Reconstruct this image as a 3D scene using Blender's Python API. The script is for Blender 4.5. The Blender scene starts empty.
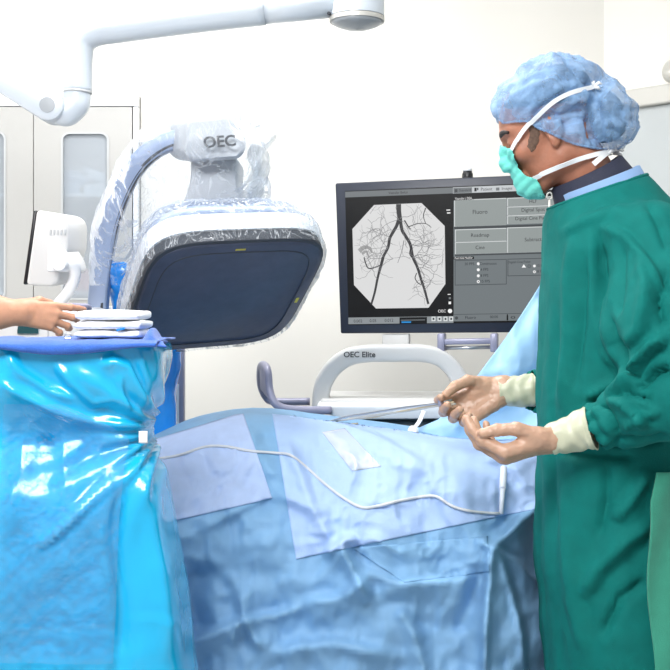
import bpy, bmesh, math, random
import numpy as np
from mathutils import Vector, Matrix

random.seed(7)
RNG = np.random.RandomState(11)
SC = bpy.context.scene
COL = SC.collection
F = 1100.0            # focal length in pixels (670 px frame)
CZ = 1.30             # camera height
HY = 300.0            # horizon row

# ------------------------------------------------------------------ basics
def W(px, py, Y):
    return np.array([(px - 335.0) * Y / F, Y, CZ - (py - HY) * Y / F])

def proj(P):
    P = np.asarray(P)
    return 335.0 + P[..., 0] * F / P[..., 1], HY + (CZ - P[..., 2]) * F / P[..., 1]

def nrm(v):
    v = np.asarray(v, float)
    return v / (np.linalg.norm(v) + 1e-12)

def lin(c):
    out = []
    for v in c:
        v = v / 255.0
        out.append(v / 12.92 if v <= 0.04045 else ((v + 0.055) / 1.055) ** 2.4)
    return tuple(out)

WL = {}   # world location of every parent

def build(name, verts, faces, mat, parent=None, smooth=True, sharp=None, mats=None, midx=None):
    base = WL[parent.name] if parent is not None else np.zeros(3)
    v = np.asarray(verts, float) - base
    me = bpy.data.meshes.new(name)
    fl = [tuple(int(i) for i in f) for f in faces]
    me.from_pydata([tuple(p) for p in v], [], fl)
    me.validate()
    if mats:
        for m in mats: me.materials.append(m)
        if midx is not None and len(midx) == len(me.polygons):
            me.polygons.foreach_set('material_index', np.asarray(midx, dtype=np.int32))
    else:
        me.materials.append(mat)
    if smooth:
        me.polygons.foreach_set('use_smooth', [True] * len(me.polygons))
        if sharp is not None:
            try: me.set_sharp_from_angle(angle=math.radians(sharp))
            except Exception: pass
    me.update()
    o = bpy.data.objects.new(name, me)
    COL.objects.link(o)
    if parent is not None: o.parent = parent
    WL[o.name] = base.copy()
    return o

def thing(name, label, cat, loc=(0, 0, 0), group=None):
    o = bpy.data.objects.new(name, None)
    o.empty_display_size = 0.05
    COL.objects.link(o)
    o.location = tuple(float(x) for x in loc)
    WL[o.name] = np.array(loc, float)
    return tag(o, label, cat, group)

def tag(o, label, cat, group=None, kind=None):
    o['label'] = label; o['category'] = cat
    if group: o['group'] = group
    if kind: o['kind'] = kind
    return o

def lab(o, label):
    o['label'] = label
    return o

def struct(o):
    o['kind'] = 'structure'
    return o

class MB:
    """collects shapes into one mesh"""
    def __init__(s): s.v = []; s.f = []; s.m = []
    def add(s, V, Fc, m=0):
        n = len(s.v)
        s.v.extend([tuple(p) for p in np.asarray(V, float)])
        for f in Fc:
            s.f.append(tuple(int(i) + n for i in f)); s.m.append(m)
        return s
    def build(s, name, mat, parent=None, **k):
        return build(name, s.v, s.f, mat, parent, midx=s.m if k.get('mats') else None, **k)

def bm_out(bm):
    bm.verts.ensure_lookup_table()
    for i, v in enumerate(bm.verts): v.index = i
    V = [tuple(v.co) for v in bm.verts]
    Fc = [tuple(v.index for v in f.verts) for f in bm.faces]
    bm.free()
    return V, Fc

def box(x0, x1, y0, y1, z0, z1, bev=0.0, seg=2):
    bm = bmesh.new()
    bmesh.ops.create_cube(bm, size=1.0)
    for v in bm.verts:
        v.co = ((x0 + x1) / 2 + v.co.x * (x1 - x0), (y0 + y1) / 2 + v.co.y * (y1 - y0), (z0 + z1) / 2 + v.co.z * (z1 - z0))
    if bev > 0:
        bmesh.ops.bevel(bm, geom=list(bm.edges), offset=bev, segments=seg, affect='EDGES', profile=0.5)
    return bm_out(bm)

def hexa(front, back, bev=0.0, seg=2):
    """solid between two matching polygons (lists of points)"""
    n = len(front)
    bm = bmesh.new()
    a = [bm.verts.new(tuple(p)) for p in front]
    b = [bm.verts.new(tuple(p)) for p in back]
    bm.faces.new(a); bm.faces.new(b[::-1])
    for i in range(n):
        j = (i + 1) % n
        bm.faces.new((a[j], a[i], b[i], b[j]))
    bmesh.ops.recalc_face_normals(bm, faces=list(bm.faces))
    if bev > 0:
        bmesh.ops.bevel(bm, geom=list(bm.edges), offset=bev, segments=seg, affect='EDGES', profile=0.5)
    return bm_out(bm)

def loft(rings, closed=True, cap=True):
    """rings: list of (n,3) arrays"""
    n = len(rings[0])
    V = [tuple(p) for r in rings for p in r]
    Fc = []
    for i in range(len(rings) - 1):
        for j in range(n if closed else n - 1):
            k = (j + 1) % n
            Fc.append((i * n + j, i * n + k, (i + 1) * n + k, (i + 1) * n + j))
    if cap and closed:
        Fc.append(tuple(range(n))[::-1])
        Fc.append(tuple((len(rings) - 1) * n + j for j in range(n)))
    return V, Fc

def smooth_path(pts, n=8):
    """catmull-rom resample"""
    P = [np.asarray(p, float) for p in pts]
    out = []
    for i in range(len(P) - 1):
        p0 = P[i - 1] if i > 0 else 2 * P[0] - P[1]
        p1, p2 = P[i], P[i + 1]
        p3 = P[i + 2] if i + 2 < len(P) else 2 * P[-1] - P[-2]
        for k in range(n):
            t = k / n
            out.append(0.5 * ((2 * p1) + (-p0 + p2) * t + (2 * p0 - 5 * p1 + 4 * p2 - p3) * t * t + (-p0 + 3 * p1 - 3 * p2 + p3) * t ** 3))
    out.append(P[-1])
    return out

def sweep(path, rad, n=14, up=(0, 0, 1), sec=None, cap=True):
    """tube along path; rad a number, list, or callable(t); sec: optional list of (a,b) cross section multipliers"""
    path = [np.asarray(p, float) for p in path]
    m = len(path)
    rings = []
    prev = None
    for i, p in enumerate(path):
        t = nrm(path[min(i + 1, m - 1)] - path[max(i - 1, 0)])
        if prev is None:
            u = np.asarray(up, float)
            if abs(np.dot(u, t)) > 0.95: u = np.array([1., 0, 0])
            a = nrm(u - t * np.dot(u, t))
        else:
            a = nrm(prev - t * np.dot(prev, t))
        prev = a
        b = np.cross(t, a)
        r = rad(i / (m - 1)) if callable(rad) else (rad[i] if hasattr(rad, '__len__') else rad)
        if sec is None:
            rings.append(np.array([p + r * (math.cos(q) * a + math.sin(q) * b) for q in np.linspace(0, 2 * math.pi, n, endpoint=False)]))
        else:
            rings.append(np.array([p + r * (s0 * a + s1 * b) for s0, s1 in sec]))
    return loft(rings, True, cap)

def rrect_sec(w, h, r, k=4):
    out = []
    for cx, cy, a0 in ((w - r, h - r, 0), (-w + r, h - r, 90), (-w + r, -h + r, 180), (w - r, -h + r, 270)):
        for i in range(k + 1):
            a = math.radians(a0 + 90 * i / k)
            out.append((cx + r * math.cos(a), cy + r * math.sin(a)))
    return out

def lathe(c, axis, prof, n=40, ref=(1, 0, 0)):
    axis = nrm(axis)
    ref = np.asarray(ref, float)
    if abs(np.dot(ref, axis)) > 0.95: ref = np.array([0, 1., 0])
    a = nrm(ref - axis * np.dot(ref, axis)); b = np.cross(axis, a)
    rings = []
    for r, h in prof:
        rings.append(np.array([np.asarray(c) + axis * h + r * (math.cos(q) * a + math.sin(q) * b) for q in np.linspace(0, 2 * math.pi, n, endpoint=False)]))
    return loft(rings)

# ------------------------------------------------------------------ noise
LAT = RNG.rand(32, 32, 32)
def vnoise(P):
    P = np.asarray(P, float)
    i = np.floor(P).astype(int); f = P - i
    f = f * f * (3 - 2 * f)
    x0, y0, z0 = (i[..., 0] & 31), (i[..., 1] & 31), (i[..., 2] & 31)
    x1, y1, z1 = (x0 + 1) & 31, (y0 + 1) & 31, (z0 + 1) & 31
    fx, fy, fz = f[..., 0], f[..., 1], f[..., 2]
    c00 = LAT[x0, y0, z0] * (1 - fx) + LAT[x1, y0, z0] * fx
    c10 = LAT[x0, y1, z0] * (1 - fx) + LAT[x1, y1, z0] * fx
    c01 = LAT[x0, y0, z1] * (1 - fx) + LAT[x1, y0, z1] * fx
    c11 = LAT[x0, y1, z1] * (1 - fx) + LAT[x1, y1, z1] * fx
    return ((c00 * (1 - fy) + c10 * fy) * (1 - fz) + (c01 * (1 - fy) + c11 * fy) * fz) * 2 - 1
def fbm(P, o=3):
    s = 0; a = 1; t = 0
    P = np.asarray(P, float)
    for k in range(o):
        s = s + a * vnoise(P * 2 ** k + 7.3 * k); t += a; a *= 0.5
    return s / t
def ridged(P, o=2):
    s = 0; a = 1; t = 0
    P = np.asarray(P, float)
    for k in range(o):
        s = s + a * (1 - np.abs(vnoise(P * 2 ** k + 3.1 * k)) * 2); t += a; a *= 0.5
    return s / t
def seg_dist(px, py, pts):
    """signed distance (px) to a polyline in the plane, side sign by the nearest segment, and fraction along"""
    best = np.full(np.shape(px), 1e9); sg = np.zeros(np.shape(px)); fr = np.zeros(np.shape(px))
    n = len(pts) - 1
    for i in range(n):
        ax, ay = pts[i]; bx, by = pts[i + 1]
        dx, dy = bx - ax, by - ay
        L2 = dx * dx + dy * dy
        t = np.clip(((px - ax) * dx + (py - ay) * dy) / L2, 0, 1)
        qx = px - ax - t * dx; qy = py - ay - t * dy
        d = np.hypot(qx, qy)
        s = np.sign(dx * qy - dy * qx)
        m = d < best
        best = np.where(m, d, best); sg = np.where(m, s, sg); fr = np.where(m, (i + t) / n, fr)
    return best, sg, fr
def crease(px, py, pts, w, amp, step=0.0):
    """ridge (amp>0) or groove along a polyline, fading at its ends; step adds a one-sided offset (a fold edge)"""
    d, s, fr = seg_dist(px, py, pts)
    fade = np.clip(np.minimum(fr, 1 - fr) * 6, 0.0, 1)
    out = amp * np.exp(-(d / w) ** 2) * fade
    if step:
        out = out + step * s * np.tanh(d / (w * 0.5)) * np.exp(-(d / (w * 3.0)) ** 2) * fade
    return out

# ------------------------------------------------------------------ signed distance shapes
def cone(P, a, b, ra, rb):
    a = np.asarray(a, float); b = np.asarray(b, float)
    ab = b - a
    t = np.clip(((P - a) @ ab) / (ab @ ab), 0, 1)
    return np.linalg.norm(P - a - t[:, None] * ab, axis=1) - (ra + (rb - ra) * t)
def ell(P, c, r, R=None):
    q = P - np.asarray(c, float)
    if R is not None: q = q @ np.asarray(R).T
    r = np.asarray(r, float)
    k0 = np.linalg.norm(q / r, axis=1); k1 = np.linalg.norm(q / (r * r), axis=1)
    return k0 * (k0 - 1) / np.maximum(k1, 1e-9)
def smin(a, b, k):
    h = np.clip(0.5 + 0.5 * (b - a) / k, 0, 1)
    return b + (a - b) * h - k * h * (1 - h)
def smax(a, b, k): return -smin(-a, -b, k)

def surfnet(f, xs, ys, zs):
    xs, ys, zs = (np.asarray(a, float) for a in (xs, ys, zs))
    nx, ny, nz = len(xs), len(ys), len(zs)
    D = np.empty((nx, ny, nz), np.float32)
    Yg, Zg = np.meshgrid(ys, zs, indexing='ij')
    st = max(1, 400000 // (ny * nz))
    for i in range(0, nx, st):
        xx = xs[i:i + st]
        P = np.empty((len(xx), ny, nz, 3))
        P[..., 0] = xx[:, None, None]; P[..., 1] = Yg; P[..., 2] = Zg
        D[i:i + st] = f(P.reshape(-1, 3)).reshape(len(xx), ny, nz)
    s = D < 0
    cnt = np.zeros((nx - 1, ny - 1, nz - 1), np.int8)
    offs = [(a, b, c) for a in (0, 1) for b in (0, 1) for c in (0, 1)]
    for a, b, c in offs: cnt += s[a:nx - 1 + a, b:ny - 1 + b, c:nz - 1 + c]
    act = (cnt > 0) & (cnt < 8)
    idx = np.argwhere(act)
    acc = np.zeros((len(idx), 3)); num = np.zeros(len(idx))
    for c0 in offs:
        for ax in range(3):
            if c0[ax]: continue
            c1 = list(c0); c1[ax] = 1
            i0 = idx + np.array(c0); i1 = idx + np.array(c1)
            d0 = D[i0[:, 0], i0[:, 1], i0[:, 2]].astype(float); d1 = D[i1[:, 0], i1[:, 1], i1[:, 2]].astype(float)
            m = (d0 < 0) != (d1 < 0)
            t = np.where(m, d0 / np.where(m, d0 - d1, 1), 0)
            p0 = np.stack([xs[i0[:, 0]], ys[i0[:, 1]], zs[i0[:, 2]]], 1)
            p1 = np.stack([xs[i1[:, 0]], ys[i1[:, 1]], zs[i1[:, 2]]], 1)
            acc += np.where(m[:, None], p0 + t[:, None] * (p1 - p0), 0); num += m
    V = acc / num[:, None]
    vid = np.full(act.shape, -1, np.int64); vid[act] = np.arange(len(idx))
    faces = []
    def quads(e, sl, flip):
        ijk = np.argwhere(e)
        if len(ijk) == 0: return
        c = [vid[tuple((ijk + np.array(o)).T)] for o in sl]
        q = np.stack(c, 1)
        ins = flip[tuple(ijk.T)]
        q[~ins] = q[~ins][:, ::-1]
        faces.append(q)
    e = np.zeros_like(act); e[:, 1:, 1:] = (s[:-1] != s[1:])[:, 1:-1, 1:-1]
    quads(e, [(0, -1, -1), (0, 0, -1), (0, 0, 0), (0, -1, 0)], s[:-1, :-1, :-1])
    e = np.zeros_like(act); e[1:, :, 1:] = (s[:, :-1] != s[:, 1:])[1:-1, :, 1:-1]
    quads(e, [(-1, 0, -1), (-1, 0, 0), (0, 0, 0), (0, 0, -1)], s[:-1, :-1, :-1])
    e = np.zeros_like(act); e[1:, 1:, :] = (s[:, :, :-1] != s[:, :, 1:])[1:-1, 1:-1, :]
    quads(e, [(-1, -1, 0), (0, -1, 0), (0, 0, 0), (-1, 0, 0)], s[:-1, :-1, :-1])
    Q = np.concatenate(faces)
    Q = Q[(Q >= 0).all(1)]
    return V, Q

def axis_pts(lo, hi, h, fine=None, hf=None):
    if fine is None: return np.arange(lo, hi + h, h)
    a, b = fine
    parts = []
    if a > lo: parts.append(np.arange(lo, a, h))
    parts.append(np.arange(a, b, hf))
    if hi > b: parts.append(np.arange(b, hi + h, h))
    return np.concatenate(parts)

def vnormals(V, Q):
    n = np.cross(V[Q[:, 2]] - V[Q[:, 0]], V[Q[:, 3]] - V[Q[:, 1]])
    N = np.zeros_like(V)
    for k in range(4): np.add.at(N, Q[:, k], n)
    return N / (np.linalg.norm(N, axis=1, keepdims=True) + 1e-12)

def relax(V, Q, it=2, lam=0.5):
    V = V.copy()
    e = np.concatenate([Q[:, [0, 1]], Q[:, [1, 2]], Q[:, [2, 3]], Q[:, [3, 0]]])
    deg = np.zeros(len(V)); np.add.at(deg, e[:, 0], 1); np.add.at(deg, e[:, 1], 1)
    for _ in range(it):
        A = np.zeros_like(V)
        np.add.at(A, e[:, 0], V[e[:, 1]]); np.add.at(A, e[:, 1], V[e[:, 0]])
        V += lam * (A / np.maximum(deg, 1)[:, None] - V)
    return V

def prune(V, Q):
    used = np.unique(Q)
    remap = np.full(len(V), -1); remap[used] = np.arange(len(used))
    return V[used], remap[Q]

def clip_shell(base, clip, xs, ys, zs):
    """open shell: surface of base where clip<0, cut edge left open"""
    V, Q = surfnet(lambda P: np.maximum(base(P), clip(P)), xs, ys, zs)
    c = V[Q].mean(1)
    keep = base(c) > clip(c)
    return prune(V, Q[keep])

def hit(px, py, f, y0=1.6, y1=3.2):
    """where the sight line of a pixel meets the surface f"""
    d = W(px, py, 1.0) - np.array([0, 0, CZ])
    ts = np.linspace(y0, y1, 600)
    P = np.array([0, 0, CZ]) + ts[:, None] * d
    v = f(P)
    k = np.argmax(v < 0)
    if v[k] >= 0: k = int(np.argmin(v))
    elif k > 0:
        t = ts[k - 1] + (ts[k] - ts[k - 1]) * v[k - 1] / (v[k - 1] - v[k])
        return np.array([0, 0, CZ]) + t * d
    return P[k]

def solidify(o, t, off=0.0):
    m = o.modifiers.new('thickness', 'SOLIDIFY'); m.thickness = t; m.offset = off
    return o
def subsurf(o, n=1):
    m = o.modifiers.new('smooth', 'SUBSURF'); m.levels = n; m.render_levels = n
    return o

# ------------------------------------------------------------------ materials
def mat(name, rgb, rough=0.5, metal=0.0, var=0.0, vscale=8.0, bump=0.0, bscale=200.0, coat=0.0, sheen=0.0, spec=0.5, sss=0.0, rgb2=None, bump2=None):
    m = bpy.data.materials.new(name); m.use_nodes = True
    nt = m.node_tree; p = nt.nodes['Principled BSDF']
    c = lin(rgb)
    p.inputs['Base Color'].default_value = (*c, 1)
    p.inputs['Roughness'].default_value = rough; p.inputs['Metallic'].default_value = metal
    p.inputs['Specular IOR Level'].default_value = spec
    p.inputs['Coat Weight'].default_value = coat; p.inputs['Coat Roughness'].default_value = 0.08
    p.inputs['Sheen Weight'].default_value = sheen
    if sss:
        p.inputs['Subsurface Weight'].default_value = sss
        p.inputs['Subsurface Radius'].default_value = (0.012, 0.005, 0.003); p.inputs['Subsurface Scale'].default_value = 0.6
    tc = nt.nodes.new('ShaderNodeTexCoord')
    if var or rgb2:
        n = nt.nodes.new('ShaderNodeTexNoise'); n.inputs['Scale'].default_value = vscale; n.inputs['Detail'].default_value = 4
        nt.links.new(tc.outputs['Object'], n.inputs['Vector'])
        r = nt.nodes.new('ShaderNodeValToRGB')
        r.color_ramp.elements[0].position = 0.3; r.color_ramp.elements[1].position = 0.7
        if rgb2:
            c2 = lin(rgb2)
            r.color_ramp.elements[0].color = (*c, 1); r.color_ramp.elements[1].color = (*c2, 1)
        else:
            r.color_ramp.elements[0].color = (*[x * (1 - var) for x in c], 1)
            r.color_ramp.elements[1].color = (*[min(1, x * (1 + var)) for x in c], 1)
        nt.links.new(n.outputs['Fac'], r.inputs['Fac']); nt.links.new(r.outputs['Color'], p.inputs['Base Color'])
    if bump or bump2:
        last = None
        for bs, st in ([(bscale, bump)] if bump else []) + ([bump2] if bump2 else []):
            n = nt.nodes.new('ShaderNodeTexNoise'); n.inputs['Scale'].default_value = bs; n.inputs['Detail'].default_value = 3
            nt.links.new(tc.outputs['Object'], n.inputs['Vector'])
            b = nt.nodes.new('ShaderNodeBump'); b.inputs['Strength'].default_value = st; b.inputs['Distance'].default_value = 0.004
            nt.links.new(n.outputs['Fac'], b.inputs['Height'])
            if last is not None: nt.links.new(last.outputs['Normal'], b.inputs['Normal'])
            last = b
        nt.links.new(last.outputs['Normal'], p.inputs['Normal'])
    return m

def film(name, tint=(245, 248, 252), clear=0.86, scale=14.0, haze=0.55, rough=0.12, stretch=(1, 1, 1)):
    """thin clear plastic: mostly see-through, crease lines hazier and shiny"""
    m = bpy.data.materials.new(name); m.use_nodes = True
    nt = m.node_tree; nt.nodes.clear()
    out = nt.nodes.new('ShaderNodeOutputMaterial')
    tr = nt.nodes.new('ShaderNodeBsdfTransparent'); tr.inputs['Color'].default_value = (*lin(tint), 1)
    pr = nt.nodes.new('ShaderNodeBsdfPrincipled')
    pr.inputs['Base Color'].default_value = (*lin((236, 241, 247)), 1); pr.inputs['Roughness'].default_value = rough
    tc = nt.nodes.new('ShaderNodeTexCoord'); mp = nt.nodes.new('ShaderNodeMapping'); mp.inputs['Scale'].default_value = stretch
    nt.links.new(tc.outputs['Object'], mp.inputs['Vector'])
    n = nt.nodes.new('ShaderNodeTexNoise'); n.inputs['Scale'].default_value = scale; n.inputs['Detail'].default_value = 3
    n.inputs['Distortion'].default_value = 1.2
    nt.links.new(mp.outputs['Vector'], n.inputs['Vector'])
    v = nt.nodes.new('ShaderNodeTexVoronoi'); v.feature = 'DISTANCE_TO_EDGE'; v.inputs['Scale'].default_value = scale * 1.3
    mx = nt.nodes.new('ShaderNodeMixRGB'); mx.inputs['Fac'].default_value = 0.25
    nt.links.new(mp.outputs['Vector'], mx.inputs['Color1']); nt.links.new(n.outputs['Color'], mx.inputs['Color2'])
    nt.links.new(mx.outputs['Color'], v.inputs['Vector'])
    r = nt.nodes.new('ShaderNodeValToRGB')
    r.color_ramp.elements[0].position = 0.0; r.color_ramp.elements[0].color = (haze, haze, haze, 1)
    r.color_ramp.elements[1].position = 0.06; r.color_ramp.elements[1].color = (1 - clear,) * 3 + (1,)
    nt.links.new(v.outputs['Distance'], r.inputs['Fac'])
    b = nt.nodes.new('ShaderNodeBump'); b.inputs['Strength'].default_value = 0.8; b.inputs['Distance'].default_value = 0.02
    nt.links.new(n.outputs['Fac'], b.inputs['Height']); nt.links.new(b.outputs['Normal'], pr.inputs['Normal'])
    fr = nt.nodes.new('ShaderNodeFresnel'); fr.inputs['IOR'].default_value = 1.35
    nt.links.new(b.outputs['Normal'], fr.inputs['Normal'])
    ad = nt.nodes.new('ShaderNodeMath'); ad.operation = 'ADD'; ad.use_clamp = True
    fm = nt.nodes.new('ShaderNodeMath'); fm.operation = 'MULTIPLY'; fm.inputs[1].default_value = 0.6
    nt.links.new(fr.outputs['Fac'], fm.inputs[0])
    nt.links.new(r.outputs['Color'], ad.inputs[0]); nt.links.new(fm.outputs['Value'], ad.inputs[1])
    mix = nt.nodes.new('ShaderNodeMixShader')
    nt.links.new(ad.outputs['Value'], mix.inputs['Fac'])
    nt.links.new(tr.outputs['BSDF'], mix.inputs[1]); nt.links.new(pr.outputs['BSDF'], mix.inputs[2])
    nt.links.new(mix.outputs['Shader'], out.inputs['Surface'])
    return m

def veil(name, rgb, opac=0.7, rough=0.6, scale=60.0):
    """thin non-woven cloth that lets a little through"""
    m = mat(name, rgb, rough=rough, var=0.12, vscale=scale, bump=0.25, bscale=140)
    nt = m.node_tree; p = nt.nodes['Principled BSDF']; out = nt.nodes['Material Output']
    tr = nt.nodes.new('ShaderNodeBsdfTransparent'); mx = nt.nodes.new('ShaderNodeMixShader')
    tc = nt.nodes.new('ShaderNodeTexCoord'); n = nt.nodes.new('ShaderNodeTexNoise'); n.inputs['Scale'].default_value = 20; n.inputs['Detail'].default_value = 2; n.inputs['Distortion'].default_value = 0.8
    mr = nt.nodes.new('ShaderNodeMapRange'); mr.inputs['From Min'].default_value = 0.35; mr.inputs['From Max'].default_value = 0.62
    mr.inputs['To Min'].default_value = opac - 0.16; mr.inputs['To Max'].default_value = opac + 0.12
    nt.links.new(tc.outputs['Object'], n.inputs['Vector']); nt.links.new(n.outputs['Fac'], mr.inputs['Value']); nt.links.new(mr.outputs['Result'], mx.inputs['Fac'])
    nt.links.new(tr.outputs['BSDF'], mx.inputs[1]); nt.links.new(p.outputs['BSDF'], mx.inputs[2])
    nt.links.new(mx.outputs['Shader'], out.inputs['Surface'])
    return m

def glow(name, rgb, s=1.0):
    m = bpy.data.materials.new(name); m.use_nodes = True
    nt = m.node_tree; p = nt.nodes['Principled BSDF']
    p.inputs['Base Color'].default_value = (0.01, 0.01, 0.01, 1); p.inputs['Roughness'].default_value = 0.3; p.inputs['Specular IOR Level'].default_value = 0.12
    p.inputs['Emission Color'].default_value = (*lin(rgb), 1); p.inputs['Emission Strength'].default_value = s
    return m

M = {}
M['wall'] = mat('wall_paint', (229, 226, 219), 0.8, var=0.015, vscale=1.5, bump=0.05, bscale=300)
M['floor'] = mat('vinyl_floor', (190, 192, 192), 0.35, var=0.05, vscale=20)
M['ceil'] = mat('ceiling_paint', (240, 240, 238), 0.9)
M['cabinet'] = mat('cabinet_enamel', (178, 177, 174), 0.45, var=0.02, vscale=3)
M['cab_in'] = mat('cabinet_inside', (235, 235, 235), 0.6)
M['seal'] = mat('window_seal', (185, 187, 188), 0.5)
M['white'] = mat('white_enamel', (236, 238, 240), 0.3, coat=0.2)
M['arm_white'] = mat('lamp_arm_enamel', (198, 206, 214), 0.3, coat=0.3)
M['head_grey'] = mat('pale_grey_housing', (186, 188, 190), 0.4)
M['white_plastic'] = mat('white_plastic', (208, 208, 207), 0.4, bump=0.06, bscale=500)
M['grey_lens'] = mat('grey_lens', (150, 155, 160), 0.3)
M['lav_metal'] = mat('lavender_grey_metal', (150, 150, 172), 0.35, metal=0.15)
M['arc_grey'] = mat('blue_grey_arc', (150, 164, 190), 0.35, metal=0.1)
M['dark_band'] = mat('charcoal_rubber', (52, 56, 64), 0.5)
M['panel_face'] = mat('dark_blue_detector_face', (56, 62, 82), 0.5, var=0.12, vscale=30, bump=0.12, bscale=60, coat=0.15)
M['yellow'] = mat('yellow_mark', (205, 185, 60), 0.5)
M['ink'] = mat('dark_print', (52, 54, 58), 0.5)
M['steel'] = mat('brushed_steel', (190, 192, 196), 0.28, metal=0.9)
M['dark_metal'] = mat('dark_grey_metal', (86, 94, 96), 0.5, metal=0.2)
M['black'] = mat('black_plastic', (22, 24, 28), 0.35)
M['bezel'] = mat('navy_black_bezel', (34, 40, 54), 0.38, bump=0.03, bscale=600)
M['glass'] = film('window_glass', (238, 243, 246), clear=0.74, scale=0.3, haze=0.3, rough=0.15)
M['film'] = film('clear_polythene', clear=0.975, scale=13, haze=0.26, rough=0.14, stretch=(1, 1, 0.45))
M['film_rim'] = film('clear_polythene_taut', clear=0.97, scale=16, haze=0.45, rough=0.12, stretch=(1, 1, 0.25))
M['pouch'] = film('clear_pouch', (236, 246, 252), clear=0.965, scale=0.6, haze=0.05, rough=0.08)
M['cyan'] = mat('cyan_polythene', (24, 174, 224), 0.2, var=0.10, vscale=5, coat=0.5, spec=0.6, bump=0.10, bscale=26)
M['blue_bag'] = mat('deep_blue_polythene', (30, 140, 226), 0.22, var=0.15, vscale=9, coat=0.5, bump=0.4, bscale=30)
M['towel_blue'] = mat('blue_cotton', (52, 100, 188), 0.9, var=0.12, vscale=40, bump=0.5, bscale=350, sheen=0.3)
M['towel_white'] = mat('white_cotton', (246, 246, 246), 0.9, bump=0.3, bscale=260)
M['drape'] = mat('sky_blue_nonwoven', (130, 174, 212), 0.62, var=0.06, vscale=14, bump=0.16, bscale=420, bump2=(22, 0.28), spec=0.35)
M['drape_lav'] = mat('lavender_blue_absorbent', (170, 196, 236), 0.72, var=0.05, vscale=16, bump=0.3, bscale=380, spec=0.3)
M['drape_patch'] = mat('pale_lavender_pad', (180, 200, 236), 0.75, var=0.04, vscale=30, bump=0.3, bscale=460, spec=0.3)
M['clear_strip'] = film('clear_adhesive', (244, 248, 252), clear=0.62, scale=3, haze=0.6, rough=0.14)
M['sheet'] = mat('bright_blue_sheet', (150, 194, 232), 0.5, var=0.06, vscale=10, bump=0.2, bscale=30, spec=0.5)
M['cable'] = mat('grey_white_cable', (206, 208, 212), 0.45)
M['beige'] = mat('beige_catheter', (205, 190, 160), 0.4)
M['syringe'] = mat('milky_plastic', (214, 222, 234), 0.35)
M['gown'] = mat('green_cotton_gown', (0, 110, 104), 0.82, var=0.07, vscale=30, bump=0.22, bscale=420, sheen=0.0, bump2=(36, 0.22), spec=0.25)
M['gown_back'] = mat('lighter_green_cotton', (54, 146, 122), 0.85, var=0.06, vscale=30, bump=0.25, bscale=400, sheen=0.15)
M['cap'] = veil('blue_bouffant', (146, 186, 228), opac=0.42, scale=160)
M['mask'] = mat('aqua_mask', (112, 214, 200), 0.75, var=0.05, vscale=40, bump=0.3, bscale=300)
M['ties'] = mat('white_ties', (236, 238, 240), 0.8, bump=0.2, bscale=500)
M['skin'] = mat('skin', (170, 114, 90), 0.5, var=0.10, vscale=45, bump=0.15, bscale=260, sss=0.15)
M['skin2'] = mat('skin_light', (206, 150, 120), 0.5, var=0.07, vscale=60, bump=0.12, bscale=300, sss=0.15)
M['nail'] = mat('finger_nail', (226, 180, 160), 0.3)
M['hair'] = mat('dark_hair', (52, 44, 42), 0.6, var=0.5, vscale=120, bump=0.6, bscale=200)
M['stubble'] = mat('sideburn_hair', (104, 80, 66), 0.7, var=0.3, vscale=200, bump=0.5, bscale=400)
M['glove'] = mat('latex_glove', (192, 154, 130), 0.38, var=0.07, vscale=40, bump=0.2, bscale=70, spec=0.5, sss=0.1)
M['glove_cuff'] = mat('latex_glove_cuff', (196, 198, 172), 0.4, var=0.06, vscale=30, bump=0.25, bscale=60)
M['navy'] = mat('navy_collar', (38, 42, 62), 0.75, bump=0.3, bscale=300)
M['undershirt'] = mat('light_blue_cotton', (136, 168, 210), 0.85, bump=0.3, bscale=350)
M['scrub'] = mat('scrub_blue', (90, 130, 180), 0.85, bump=0.3, bscale=300)
M['shoe'] = mat('dark_shoe', (40, 42, 46), 0.5)
M['eye'] = mat('eye_white', (226, 222, 216), 0.2)
M['pink'] = mat('pink_red_plastic', (236, 150, 150), 0.5)
M['pack'] = mat('white_blue_packs', (226, 232, 240), 0.5)
M['pack_blue'] = mat('pale_blue_packs', (170, 190, 214), 0.5)
M['teal_lcd'] = glow('teal_display', (40, 92, 100), 0.8)
M['door'] = mat('door_laminate', (184, 189, 190), 0.5, var=0.02, vscale=4)
M['alu'] = mat('pale_aluminium', (196, 194, 188), 0.4, metal=0.2)
S = {}
for nm, c in dict(black=(6, 6, 8), img=(218, 218, 218), ves=(58, 58, 60), ves2=(132, 132, 134), bar=(116, 121, 124), tabs=(196, 200, 203), panel=(112, 119, 122),
                  btn=(146, 153, 152), light=(214, 218, 218), dark=(66, 70, 73), text=(38, 40, 44), white=(245, 245, 245), blue=(40, 140, 210), bot=(140, 146, 149), smudge=(160, 160, 160)).items():
    S[nm] = glow('screen_' + nm, c, 1.0)

# ------------------------------------------------------------------ writing
def text_mesh(body, size, bold=0.0):
    cu = bpy.data.curves.new('lettering', 'FONT'); cu.body = body; cu.size = size
    cu.align_x = 'CENTER'; cu.align_y = 'CENTER'; cu.offset = bold; cu.extrude = 0.0
    cu.resolution_u = 3
    o = bpy.data.objects.new('lettering', cu); COL.objects.link(o)
    bpy.context.view_layer.update()
    me = bpy.data.meshes.new_from_object(o.evaluated_get(bpy.context.evaluated_depsgraph_get()))
    V = [tuple(v.co) for v in me.vertices]; Fc = [tuple(p.vertices) for p in me.polygons]
    bpy.data.objects.remove(o); bpy.data.curves.remove(cu); bpy.data.meshes.remove(me)
    return V, Fc
def put_text(mb, body, size, c, ex, ey, m=0, bold=0.0, squash=1.0):
    V, Fc = text_mesh(body, size, bold)
    c = np.asarray(c, float)
    mb.add([c + ex * v[0] * squash + ey * v[1] for v in V], Fc, m)

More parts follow.
